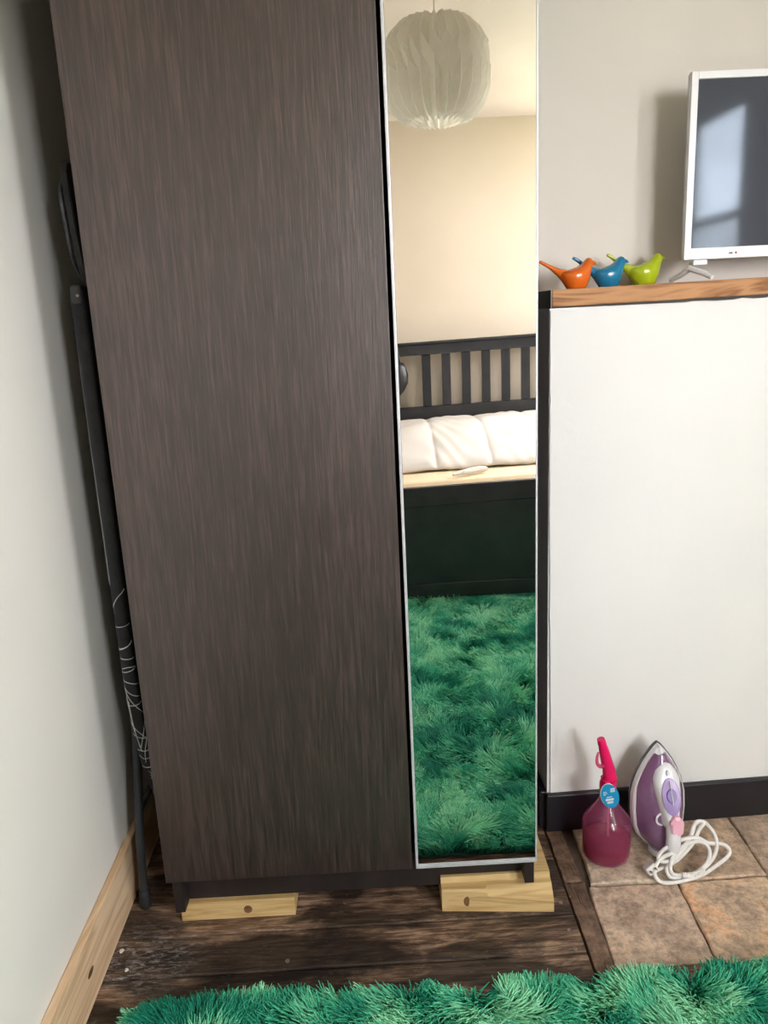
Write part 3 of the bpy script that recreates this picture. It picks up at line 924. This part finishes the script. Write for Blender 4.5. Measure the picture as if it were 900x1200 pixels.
def mark(u0, u1, v0, v1, sh=0.0):
    P = [(u0 + sh, v0), (u1 + sh, v0), (u1, v1), (u0, v1)]
    return loft([[tagpt(u, v + 0.25 * u, w) for u, v in P] for w in (0.0004, 0.0009)])


mk('tag_print', *join(mark(0.002, 0.0105, 0.010, 0.0195), mark(-0.0135, -0.0065, 0.0115, 0.0130), mark(-0.0135, -0.0045, 0.0080, 0.0093), mark(-0.0135, -0.0085, 0.0045, 0.0058),
                      mark(-0.007, 0.0035, -0.0025, -0.0005), mark(-0.0095, 0.0070, -0.0105, -0.0050), mark(-0.0070, 0.0055, -0.0175, -0.0125)), M_TAGW, tago)
mk('tag_print', *join(mark(0.0040, 0.0085, 0.0120, 0.0135), mark(0.0040, 0.0085, 0.0155, 0.0168)), M_TAGB, tago)
mk('tag_tie', *tube([tagpt(0.002, 0.026, 0.0), (BX + 0.017, BYY - 0.01, zt0 + 0.186), (BX + 0.012, BYY + 0.012, zt0 + 0.187), (BX - 0.012, BYY + 0.008, zt0 + 0.187), (BX - 0.012, BYY - 0.012, zt0 + 0.187), tagpt(0.0, 0.026, 0.0)], 0.0009, 6, 5), M_PINK, tago)

# ================================================================== STEAM IRON
M_SOLE = pmat('sole_dark_metal', srgb(92, 94, 92), srgb(78, 80, 78), 30, 0.3, metal=0.6)
M_IWHITE = pmat('iron_white_plastic', srgb(232, 232, 236), srgb(224, 224, 229), 8, 0.25, spec=0.5)
M_IGREY = pmat('iron_grey_skirt', srgb(204, 206, 212), srgb(194, 196, 203), 8, 0.3)
M_PURP = pmat('iron_purple_tank', srgb(146, 112, 146), srgb(118, 82, 120), 14, 0.15, spec=0.5, coat=0.5)
M_PURPD = pmat('iron_violet_panel', srgb(172, 150, 200), srgb(158, 136, 190), 20, 0.2, coat=0.3)
M_DIAL = pmat('iron_dial_violet', srgb(134, 112, 172), srgb(122, 100, 160), 20, 0.25)
M_IPINK = pmat('iron_pink_knob', srgb(240, 186, 206), srgb(232, 174, 196), 20, 0.35)
M_CORD = pmat('white_cord', srgb(236, 234, 232), srgb(224, 222, 219), 60, 0.45)
IX, IY = 0.586, 1.488
iz = 0.0042
iron = thing('steam_iron', (IX, IY, iz), 'white and purple steam iron standing upright on its heel', 'iron')
LEAN = math.radians(4)
iron.rotation_euler = (-LEAN, 0, math.radians(3))
HW = [(0, .018), (.012, .033), (.032, .050), (.055, .0585), (.09, .0615), (.128, .0605), (.15, .056), (.175, .0465), (.20, .0335), (.222, .0185), (.235, .008), (.240, .0012)]
hv = [p[0] for p in HW]
hwv = [p[1] for p in HW]


def hw(v):
    return float(np.interp(v, hv, hwv))


vs_ = np.concatenate([np.linspace(0, 0.03, 6), np.linspace(0.045, 0.2, 14), np.linspace(0.207, 0.240, 9)])


def ipt(u, v, w):
    return (IX + u, IY - w, iz + v)


def outline_ring(ins, w, lift=0.0):
    sc = 1 - ins / 0.12
    R_ = [ipt(max(hw(v) - ins, 0.0004), 0.004 + lift + ins * 0.6 + (v) * sc, w) for v in vs_]
    L_ = [ipt(-max(hw(v) - ins, 0.0004), 0.004 + lift + ins * 0.6 + (v) * sc, w) for v in vs_[::-1]]
    return R_ + L_


mk('sole_plate', *loft([outline_ring(0.0015, 0.0), outline_ring(0, 0.001), outline_ring(0, 0.006), outline_ring(0.001, 0.007)]), M_SOLE, iron)
mk('skirt', *loft([outline_ring(0.0015, 0.0072), outline_ring(0.0015, 0.009), outline_ring(0.0035, 0.018), outline_ring(0.0075, 0.0235)]), M_IWHITE, iron, smooth=False)
hc_v = [0, .02, .06, .10, .14, .17, .20, .22, .236]
hc_w = [.036, .044, .047, .045, .040, .032, .022, .013, .004]


def hcap(v):
    return float(np.interp(v, hc_v, hc_w))


def tank(s, t_):
    v = 0.004 + t_ * 0.216
    q = 2 * s - 1
    u = q * max(hw(v) - 0.0075, 0.001)
    return ipt(u, 0.006 + v, 0.0215 + hcap(v) * (1 - abs(q) ** 2.6))


Vt, Ft = grid(25, 30, tank)
# close the heel end of the tank
nb = 25
base = [(p[0], IY - 0.0215, p[2]) for p in Vt[:nb]]
Vt2 = np.vstack([Vt, base])
Ft = Ft + [[i, i + 1, len(Vt) + i + 1, len(Vt) + i] for i in range(nb - 1)]
mk('water_tank', Vt2, Ft, M_PURP, iron, smooth=True)


def top_w(v, u):
    q = u / max(hw(v) - 0.0075, 0.001)
    return 0.0215 + hcap(v) * (1 - min(1, abs(q)) ** 2.6)


PW = [(.080, .0165), (.10, .0185), (.125, .0235), (.155, .0285), (.175, .0275), (.190, .0215), (.201, .013), (.207, .003)]


def plate(s, t_):
    v = 0.080 + t_ * 0.127
    q = 2 * s - 1
    pw = float(np.interp(v, [p[0] for p in PW], [p[1] for p in PW]))
    u = q * pw + 0.003
    lift = float(np.interp(v, [.08, .11, .15, .19, .207], [.026, .024, .017, .010, .004]))
    return ipt(u, 0.006 + v, top_w(v, 0) - 0.004 + lift * (1 - abs(q) ** 5) + 0.0)


Vp, Fp = grid(21, 24, plate)
Vp2 = Vp.copy(); Vp2[:, 1] += 0.012
ring_idx = [i for i in range(21)] + [21 * j + 20 for j in range(1, 24)] + [21 * 23 + i for i in range(19, -1, -1)] + [21 * j for j in range(22, 0, -1)]
rim = [[ring_idx[k], ring_idx[(k + 1) % len(ring_idx)], ring_idx[(k + 1) % len(ring_idx)] + len(Vp), ring_idx[k] + len(Vp)] for k in range(len(ring_idx))]
mk('handle_top', np.vstack([Vp, Vp2]), Fp + rim, M_IWHITE, iron, smooth=True)


def plate_w(v):
    lift = float(np.interp(v, [.08, .11, .15, .19, .207], [.026, .024, .017, .010, .004]))
    return top_w(v, 0) - 0.004 + lift


def oval(v0, a, c_, off, th, u0=0.003, n=28):
    rs = []
    for sc, w in ((1.0, -0.002), (1.0, th * 0.6), (0.92, th)):
        rs.append([ipt(u0 + a * sc * math.cos(q), 0.006 + v0 + c_ * sc * math.sin(q), plate_w(v0 + c_ * sc * math.sin(q)) + off + w) for q in np.linspace(0, 2 * math.pi, n, endpoint=False)])
    return loft(rs)


pan = mk('control_panel', *oval(0.146, 0.0195, 0.035, 0.0006, 0.0014), M_PURPD, iron)
mk('dial', *oval(0.149, 0.0105, 0.0125, 0.0022, 0.003), M_DIAL, pan)
mk('dial_line', *tube([ipt(0.003, 0.006 + v, plate_w(v) + 0.0058) for v in np.linspace(0.132, 0.177, 8)], 0.0009, 6), M_IWHITE, pan)
mk('spray_button', *oval(0.190, 0.0038, 0.0042, 0.001, 0.004, 0.003, 16), M_IGREY, iron)
mk('handle_grip', *tube([ipt(0.003, 0.112, plate_w(.106) - 0.012), ipt(0.003, 0.085, 0.083), ipt(0.003, 0.055, 0.085), ipt(0.003, 0.028, 0.076), ipt(0.002, 0.0155, 0.058), ipt(0.0, 0.0145, 0.04)], [0.012, 0.0145, 0.0150, 0.0150, 0.0135, 0.0125], 16, 5), M_IWHITE, iron, smooth=True)
kn = [[ipt(0.007 + u, v, w) for u, v in ((-0.005, 0.118), (0.005, 0.118), (0.0145, 0.105), (0.0135, 0.081), (0.005, 0.072), (-0.005, 0.072), (-0.0135, 0.081), (-0.0145, 0.105))] for w in (0.083, 0.094)]
kn.append([(IX + 0.007 + (p[0] - IX - 0.007) * 0.75, p[1] - 0.004, iz + 0.095 + (p[2] - iz - 0.095) * 0.75) for p in kn[1]])
mk('steam_knob', *loft(kn), M_IPINK, iron)
mk('filler_ring', *tube([ipt(-0.014 + 0.011 * math.cos(q), 0.098 + 0.0125 * math.sin(q), 0.0645) for q in np.linspace(0, 2 * math.pi, 21)], 0.0026, 8), M_IWHITE, iron, smooth=True)
mk('heel_rest', *loft([[ipt(a * math.cos(q), h, 0.034 + 0.026 * math.sin(q)) for q in np.linspace(0, 2 * math.pi, 24, endpoint=False)] for a, h in ((0.024, 0.0012), (0.027, 0.004), (0.029, 0.012), (0.026, 0.016))]), M_IGREY, iron)
# mains cord: traced loops lying against the iron, with strain relief and plug
CORD = [(0.5378, 1.3831, 0.0144), (0.5526, 1.3862, 0.0173), (0.5764, 1.3941, 0.0191), (0.6033, 1.3999, 0.0304), (0.6382, 1.4192, 0.0488), (0.6612, 1.4394, 0.068), (0.6746, 1.4486, 0.0767), (0.6612, 1.451, 0.0791), (0.6479, 1.4418, 0.0703), (0.6332, 1.4218, 0.0569), (0.6092, 1.4024, 0.0442), (0.5855, 1.3903, 0.0327), (0.5717, 1.382, 0.021), (0.5771, 1.373, 0.0086), (0.5995, 1.3734, 0.0072), (0.629, 1.3787, 0.0102), (0.6539, 1.3865, 0.0215), (0.6691, 1.4008, 0.035), (0.6685, 1.414, 0.0476), (0.652, 1.4191, 0.0544), (0.6242, 1.4131, 0.0544), (0.5972, 1.4007, 0.0463), (0.5808, 1.3854, 0.0337), (0.5799, 1.3741, 0.0172), (0.6021, 1.3737, 0.0112), (0.6338, 1.3772, 0.0126), (0.668, 1.3937, 0.0245), (0.6868, 1.4098, 0.0398), (0.6919, 1.4267, 0.0559), (0.6858, 1.4404, 0.0689), (0.6737, 1.4532, 0.0773), (0.6566, 1.4496, 0.0739), (0.6416, 1.4325, 0.0614), (0.6102, 1.4058, 0.0512), (0.5659, 1.3911, 0.043), (0.5487, 1.3808, 0.0331), (0.5431, 1.3715, 0.0186), (0.552, 1.3644, 0.0072), (0.5724, 1.3601, 0.0062), (0.6074, 1.3654, 0.0062), (0.6437, 1.3741, 0.0096), (0.6841, 1.3916, 0.0187), (0.7094, 1.4051, 0.0258), (0.7158, 1.4142, 0.0345), (0.7038, 1.4201, 0.0439), (0.6723, 1.4198, 0.0494), (0.6506, 1.4234, 0.0604), (0.6172, 1.4177, 0.0626), (0.5853, 1.4071, 0.0582), (0.5618, 1.3957, 0.0493), (0.5569, 1.3889, 0.0389), (0.5745, 1.3908, 0.0331), (0.6013, 1.4093, 0.0298), (0.6031, 1.4266, 0.0267)]
CORD = [(a, c, d + 0.0012) for a, c, d in CORD]
ci = Matrix.Rotation(math.radians(3), 4, 'Z') @ Matrix.Rotation(-LEAN, 4, 'X')
ci = ci.inverted()


def unlean(V):
    """world points into the leaning iron's own frame (so that they land where they are given)"""
    o = np.array((IX, IY, iz))
    m3 = np.array(ci.to_3x3())
    return (np.asarray(V) - o) @ m3.T + o


V, Fc = tube(CORD, 0.0040, 10, 7)
cord = mk('power_cord', unlean(V), Fc, M_CORD, iron, smooth=True)
V, Fc = tube([(0.5990, 1.372, 0.016), (0.6160, 1.3725, 0.0145), (0.6330, 1.3760, 0.0150), (0.6470, 1.3830, 0.0185)], 0.0052, 12, 6)
gp = catmull([(0.5990, 1.370, 0.016), (0.6160, 1.3705, 0.0145), (0.6330, 1.3740, 0.0150), (0.6470, 1.3810, 0.0185)], 10)
V, Fc = tube(gp, [0.0050 + (0.0012 if k % 3 == 0 else 0.0) for k in range(len(gp))], 12)
mk('cord_guard', unlean(V), Fc, M_CORD, cord)
pv, pf = box(-0.012, 0.012, -0.0085, 0.0085, 0, 0.026, 0.003)
pr = np.array(Euler((math.radians(62), math.radians(-30), math.radians(15))).to_matrix())
pc = np.array((0.5400, 1.388, 0.0225))
pv = (pv - np.array((0, 0, 0.013))) @ pr.T + pc
plug = mk('plug', unlean(pv), pf, M_CORD, cord)
for dx in (-0.006, 0.006):
    V, Fc = tube([(dx, 0, 0.012), (dx, 0, 0.026)], 0.0022, 10)
    V = (V) @ pr.T + pc
    mk('pin', unlean(V), Fc, M_NAIL, cord)

# ================================================================== DAY BED (seen in the mirror)
M_BED = pmat('bed_black_stain', srgb(48, 48, 50), srgb(38, 38, 40), 10, 0.25, 0.1, 40, (1, 1, 1))
M_SHEET = pmat('beige_sheet', srgb(226, 204, 172), srgb(214, 190, 156), 8, 0.9, 0.3, 30)
M_DUVET = pmat('white_quilt', srgb(220, 214, 208), srgb(212, 205, 199), 6, 0.9, 0.2, 40)
SH = 0.026


def shear(VF, k=SH):
    V, Fc = VF
    V = np.asarray(V, float).copy()
    V[:, 2] += k * (V[:, 0] - 0.13) * np.clip(V[:, 2] / 0.4, 0, 1)
    return V, Fc


bed = thing('day_bed', (0.5, -0.84, 0.0105), 'black wooden day bed with slatted back, seen in the mirror', 'bed')
x0, x1 = -0.50, 1.50
yf, yb = -0.376, -1.296
zf = 0.0105
for x in (x0, x1 - 0.06):
    mk('back_post', *shear(box(x, x + 0.06, yb - 0.02, yb + 0.03, zf, 1.02, 0.003)), M_BED, bed)
    mk('front_post', *shear(box(x, x + 0.06, yf - 0.035, yf, zf, 0.505, 0.003)), M_BED, bed)
    mk('end_panel', *shear(box(x + 0.015, x + 0.04, yb + 0.0305, yf - 0.0355, 0.06, 0.50, 0.002)), M_BED, bed)
mk('top_rail', *shear(box(x0 + 0.0605, x1 - 0.0605, yb - 0.015, yb + 0.025, 0.962, 1.012, 0.003)), M_BED, bed)
mk('rail_cap', *shear(box(x0 - 0.01, x1 + 0.01, yb - 0.022, yb + 0.034, 1.0125, 1.024, 0.003)), M_BED, bed)
mk('lower_rail', *shear(box(x0 + 0.0605, x1 - 0.0605, yb - 0.012, yb + 0.022, 0.42, 0.712, 0.003)), M_BED, bed)
k = 0
mk('middle_post', *shear(box(0.07, 0.13, yb - 0.014, yb + 0.024, 0.7125, 0.9615, 0.002)), M_BED, bed)
xx = 0.30 - 7 * 0.0972
while xx < x1 - 0.12:
    if not 0.0 < xx < 0.25:
        mk('slat', *shear(box(xx - 0.021, xx + 0.021, yb - 0.004, yb + 0.014, 0.7125, 0.9615, 0.0015)), M_BED, bed)
    xx += 0.0972
mk('front_rail', *shear(box(x0 + 0.0605, x1 - 0.0605, yf - 0.028, yf - 0.002, 0.43, 0.505, 0.003)), M_BED, bed)
mk('front_panel', *shear(box(x0 + 0.0605, x1 - 0.0605, yf - 0.022, yf - 0.008, 0.112, 0.4285, 0.001)), M_BED, bed)
mk('bottom_rail', *shear(box(x0 + 0.0605, x1 - 0.0605, yf - 0.028, yf - 0.004, 0.05, 0.111, 0.003)), M_BED, bed)
mk('slatted_base', *shear(box(x0 + 0.05, x1 - 0.05, yb + 0.03, yf - 0.04, 0.36, 0.38)), M_BED, bed)


def matt(s, t_):
    x = -0.435 + s * 1.87
    y = -1.26 + t_ * 0.845
    e = min(1, min(s, 1 - s) / 0.02, min(t_, 1 - t_) / 0.04)
    z = 0.500 + 0.012 * math.sqrt(max(e, 0)) + 0.0022 * math.sin(70 * t_ * 1.2 + 6 * math.sin(5 * s) + 14 * s) * (0.5 + 0.5 * math.sin(9 * s))
    return (x, y, z - (0.02 if e <= 0 else 0))


g1 = grid(90, 40, matt)
mats_ = thing('mattress', (0.5, -0.84, 0.385), 'mattress under a creased beige sheet on the day bed', 'mattress')
mk('sheet', *shear(g1), M_SHEET, mats_, smooth=True)
mk('mattress_core', *shear(box(-0.432, 1.432, -1.255, -0.419, 0.385, 0.497, 0.01)), M_SHEET, mats_)
tag(mk('paper_band', *shear(tube([(0.33, -0.475, 0.5265), (0.38, -0.50, 0.529), (0.44, -0.53, 0.529), (0.475, -0.54, 0.527)], [0.006, 0.012, 0.013, 0.010], 8, 4)), M_CHIPWHITE), 'crumpled white paper strip lying on the beige sheet', 'paper strip')
prof2 = [(-0.530, 0.517), (-0.520, 0.530), (-0.535, 0.552), (-0.58, 0.578), (-0.66, 0.613), (-0.75, 0.645), (-0.84, 0.664), (-0.95, 0.672), (-1.05, 0.674), (-1.11, 0.668), (-1.140, 0.645), (-1.145, 0.60), (-1.135, 0.535), (-1.12, 0.517)]
pp = catmull([(a, c, 0) for a, c in prof2], 4)


def duv(s, t_):
    i = t_ * (len(pp) - 1)
    j = min(int(i), len(pp) - 2)
    q = pp[j] + (pp[j + 1] - pp[j]) * (i - j)
    x = 0.06 + s * 1.345
    cell = ((x - 0.048) / 0.232) % 1.0
    d = min(cell, 1 - cell) * 0.232
    row = ((t_ * 3.2 + 0.12) % 1.0)
    dr = min(row, 1 - row) * 0.28
    puff = 0.0085 * (1 - math.exp(-(d / 0.012))) + 0.005 * (1 - math.exp(-(dr / 0.03)))
    endf = min(1, min(s, 1 - s) / 0.12)
    ef = math.sqrt(max(0, 1 - (1 - endf) ** 2))
    y = q[0] - 0.101 + (puff - 0.02) * (0.5 if q[0] > -0.8 else -0.3)
    z = 0.517 + (q[1] - 0.517) * (0.6 + 0.4 * ef) + (puff - 0.018) * min(1, (q[1] - 0.515) / 0.03) * 0.9
    return (x, y, max(z, 0.516) + 0.0025 * math.sin(23 * x + 17 * y) + 0.0016 * math.sin(61 * x - 43 * y + 3 * math.sin(19 * x)))


tag(mk('quilt', *shear(grid(220, 60, duv)), M_DUVET, smooth=True), 'folded white quilted duvet along the back of the day bed', 'duvet')

# black bag hanging from the corner of the bed back
M_BAG = pmat('bag_black', srgb(30, 30, 32), srgb(20, 20, 22), 12, 0.35, 0.15, 40)
bag = thing('shoulder_bag', (0.125, -1.211, 0.745), 'black bag hanging from the corner of the bed back', 'bag')
rings = []
for z, hx, hy, ox in ((0.745, 0.02, 0.016, -0.02), (0.765, 0.045, 0.024, -0.012), (0.80, 0.070, 0.032, -0.002), (0.84, 0.085, 0.036, 0.004), (0.88, 0.088, 0.034, 0.004), (0.915, 0.082, 0.028, 0.0), (0.935, 0.075, 0.022, -0.002), (0.94, 0.06, 0.012, -0.004)):
    rings.append([(0.115 + ox + hx * math.cos(q), -1.216 + hy * math.sin(q), z) for q in np.linspace(0, 2 * math.pi, 24, endpoint=False)])
mk('bag_body', *loft(rings), M_BAG, bag, smooth=True)
mk('strap', *tube([(0.165, -1.216, 0.935), (0.160, -1.219, 0.99), (0.150, -1.241, 1.038), (0.13, -1.291, 1.0445), (0.11, -1.336, 1.03), (0.10, -1.338, 0.99)], 0.0065, 8, 5), M_BAG, bag, smooth=True)
mk('strap', *tube([(0.06, -1.216, 0.935), (0.075, -1.219, 0.99), (0.09, -1.241, 1.034), (0.10, -1.291, 1.0415)], 0.0065, 8, 5), M_BAG, bag, smooth=True)

# ================================================================== PAPER PENDANT LAMP (seen in the mirror)
M_PAPER, nt, b, out = new_mat('pleated_paper')
nt.links.new(ramp(nt, noise(nt, coords(nt), 20), [(0.3, srgb(242, 238, 228)), (0.7, srgb(247, 244, 236))]), b.inputs['Base Color'])
b.inputs['Roughness'].default_value = 0.8
tl = N(nt, 'ShaderNodeBsdfTranslucent'); tl.inputs['Color'].default_value = (*srgb(246, 242, 232), 1)
mx = N(nt, 'ShaderNodeMixShader'); mx.inputs['Fac'].default_value = 0.45
nt.links.new(b.outputs[0], mx.inputs[1]); nt.links.new(tl.outputs[0], mx.inputs[2]); nt.links.new(mx.outputs[0], out.inputs['Surface'])
M_FOLDLIT = pmat('paper_fold_highlight', srgb(252, 250, 242), srgb(248, 245, 236), 20, 0.8)
LC = (0.248, 0.09, 1.822)
lamp = thing('pendant_lamp', LC, 'round pleated pale paper lampshade hanging from a cord, in the mirror', 'lamp')
NP = 26
rows = [(0.150, 0.045, 0, 0.012, 0.0), (0.140, 0.084, 0, 0.016, 0.0), (0.106, 0.118, 0, 0.017, 0.0), (0.062, 0.137, 0, 0.015, 0.014), (0.032, 0.143, 1, 0.013, 0.014), (0.002, 0.142, 0, 0.015, 0.014),
        (-0.045, 0.137, 0, 0.017, 0.0), (-0.084, 0.119, 0, 0.017, 0.0), (-0.112, 0.094, 0, 0.014, 0.0), (-0.124, 0.068, 0, 0.010, 0.005)]
rings = []
for z, r, ph, amp, zz in rows:
    ring = []
    for k in range(2 * NP):
        a = math.pi * k / NP
        s = 1 if (k + ph) % 2 == 0 else -1
        ring.append((LC[0] + (r + amp * s) * math.cos(a), LC[1] + (r + amp * s) * math.sin(a), LC[2] + z + zz * s))
    rings.append(ring)
mk('lampshade', *loft(rings, cap=False), M_PAPER, lamp)
fold_lights = []  # whiter tubes along the folds paint in the light the ridges catch
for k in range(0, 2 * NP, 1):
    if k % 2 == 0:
        fold_lights.append(tube([tuple(np.array(LC) + (np.array(rings[i][k]) - np.array(LC)) * 1.004) for i in range(0, 4)], 0.0013, 5))
        fold_lights.append(tube([tuple(np.array(LC) + (np.array(rings[i][k]) - np.array(LC)) * 1.004) for i in range(5, len(rows))], 0.0013, 5))
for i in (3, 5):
    fold_lights.append(tube([tuple(np.array(LC) + (np.array(rings[i][k % (2 * NP)]) - np.array(LC)) * 1.004) for k in range(2 * NP + 1)], 0.0012, 5))
mk('fold_highlight', *join(*fold_lights), M_FOLDLIT, lamp)['kind'] = 'stuff'
mk('cord', *tube([(LC[0], LC[1], LC[2] + 0.06), (LC[0], LC[1], ceil_z(LC[1]) - 0.02)], 0.0016, 8), M_TVB, lamp)
mk('ceiling_rose', *lathe([(0.045, 0.0), (0.043, -0.012), (0.03, -0.022), (0.006, -0.026)], (LC[0], LC[1], ceil_z(LC[1]) - 0.006), 24), M_IWHITE, lamp, smooth=True)
mk('bulb_holder', *lathe([(0.008, 0.075), (0.017, 0.065), (0.018, 0.03), (0.02, 0.025)], LC, 16), M_IWHITE, lamp, smooth=True)
mk('bulb', *lathe([(0.013, 0.03), (0.018, 0.015), (0.028, -0.01), (0.03, -0.03), (0.024, -0.05), (0.01, -0.06), (0.001, -0.062)], LC, 20), pmat('bulb_opal', srgb(244, 240, 230), srgb(238, 232, 220), 5, 0.3), lamp, smooth=True)

# ================================================================== SHAG RUG
RX0, RX1_, RY0, RY1 = -0.452, 1.12, -0.72, 1.106
M_RUGB = pmat('rug_backing', srgb(16, 70, 56), srgb(10, 52, 42), 40, 0.95, 0.4, 200)
M_FUR, nt, b, out = new_mat('rug_pile')
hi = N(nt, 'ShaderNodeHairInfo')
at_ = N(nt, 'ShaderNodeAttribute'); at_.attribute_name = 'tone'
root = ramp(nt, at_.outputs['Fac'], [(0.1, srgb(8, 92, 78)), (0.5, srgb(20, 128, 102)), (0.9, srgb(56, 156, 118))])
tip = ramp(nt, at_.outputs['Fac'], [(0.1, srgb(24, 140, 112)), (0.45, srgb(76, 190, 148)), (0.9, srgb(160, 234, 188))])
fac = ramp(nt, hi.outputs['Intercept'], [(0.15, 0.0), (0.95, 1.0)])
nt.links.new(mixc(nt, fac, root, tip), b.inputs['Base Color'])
b.inputs['Roughness'].default_value = 0.55
b.inputs['Specular IOR Level'].default_value = 0.25
rug = thing('shag_rug', ((RX0 + RX1_) / 2, (RY0 + RY1) / 2, 0), 'deep pile emerald green shag rug on the floor', 'rug')
mk('backing', *box(RX0, RX1_, RY0, RY1, 0.0006, 0.009, 0.003), M_RUGB, rug)


def field(nx_, ny_, seed):
    g = np.random.default_rng(seed).random((ny_ + 3, nx_ + 3))

    def f(u, v):
        x = np.clip(u, 0, 1) * nx_
        y = np.clip(v, 0, 1) * ny_
        i, j = x.astype(int), y.astype(int)
        fx, fy = x - i, y - j
        fx, fy = fx * fx * (3 - 2 * fx), fy * fy * (3 - 2 * fy)
        return (g[j, i] * (1 - fx) + g[j, i + 1] * fx) * (1 - fy) + (g[j + 1, i] * (1 - fx) + g[j + 1, i + 1] * fx) * fy
    return f


A1, A2 = field(14, 15, 1), field(45, 48, 2)
T1, T2, T3 = field(13, 14, 3), field(34, 36, 4), field(80, 86, 8)
L1 = field(26, 28, 5)
n1, n2 = 120000, 42000
px_ = np.concatenate([RX0 + rng.random(n1) * (RX1_ - RX0), RX0 + rng.random(n2) * (RX1_ - RX0)])
py_ = np.concatenate([RY0 + rng.random(n1) * (RY1 - RY0), RY1 - 0.26 * rng.random(n2)])
# gather strands into tufts
cellx = np.round(px_ / 0.016 + 0.3 * np.sin(py_ * 90)) * 0.016
celly = np.round(py_ / 0.016 + 0.3 * np.sin(px_ * 77)) * 0.016
u_, v_ = (px_ - RX0) / (RX1_ - RX0), (py_ - RY0) / (RY1 - RY0)
cu, cv = (cellx - RX0) / (RX1_ - RX0), (celly - RY0) / (RY1 - RY0)
ang = 2 * math.pi * (1.1 * A1(u_, v_) + 0.55 * A2(u_, v_)) + rng.normal(0, 0.35, len(px_))
lean = 0.5 + 0.55 * L1(u_, v_) + rng.normal(0, 0.12, len(px_))
ln = 0.052 + 0.020 * rng.random(len(px_))
dx, dy = np.cos(ang) * lean, np.sin(ang) * lean
# strands along the border splay outwards
eb = np.clip(1 - (RY1 - py_) / 0.035, 0, 1)
el = np.clip(1 - (px_ - RX0) / 0.035, 0, 1)
dy = dy * (1 - 0.7 * eb) + 0.35 * eb
dx = dx * (1 - 0.7 * el) - 0.45 * el
ln = ln * (1 - 0.25 * np.maximum(eb, el))
tone = 0.5 * T1(u_, v_) + 0.5 * T2(u_, v_)
tone = np.clip((tone - 0.5) * 1.9 + 0.5 + (T3(u_, v_) - 0.5) * 0.4 + rng.normal(0, 0.08, len(px_)), 0, 1)
K = 6
nS = len(px_)
P = np.zeros((nS, K, 3), np.float32)
for k in range(K):
    t_ = k / (K - 1)
    th = 0.25 + 0.9 * t_ * t_
    hor = (0.35 * t_ + 0.65 * t_ ** 2)
    nrm = np.sqrt(1 + lean ** 2)
    P[:, k, 0] = px_ + dx * hor * ln / nrm + (cellx - px_) * 0.55 * t_
    P[:, k, 1] = py_ + dy * hor * ln / nrm + (celly - py_) * 0.55 * t_
    P[:, k, 2] = 0.007 + ln * (t_ - 0.28 * t_ ** 2.2 * np.clip(lean, 0, 1.6)) / nrm * 1.05
P[:, 1:, :2] += rng.normal(0, 0.0012, (nS, K - 1, 2))
P[:, :, 2] = np.maximum(P[:, :, 2], 0.004)
o0 = ORIG[rug.name]
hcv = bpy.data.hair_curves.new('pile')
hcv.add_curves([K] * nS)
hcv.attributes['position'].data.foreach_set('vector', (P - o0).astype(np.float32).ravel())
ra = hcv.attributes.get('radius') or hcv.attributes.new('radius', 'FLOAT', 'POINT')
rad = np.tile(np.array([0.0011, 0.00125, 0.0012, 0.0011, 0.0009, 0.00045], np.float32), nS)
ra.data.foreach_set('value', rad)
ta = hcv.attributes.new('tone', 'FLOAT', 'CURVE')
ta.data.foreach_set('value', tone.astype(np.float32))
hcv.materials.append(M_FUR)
pile = bpy.data.objects.new('pile', hcv)
COL.objects.link(pile)
pile.parent = rug
tag(pile, kind='stuff')
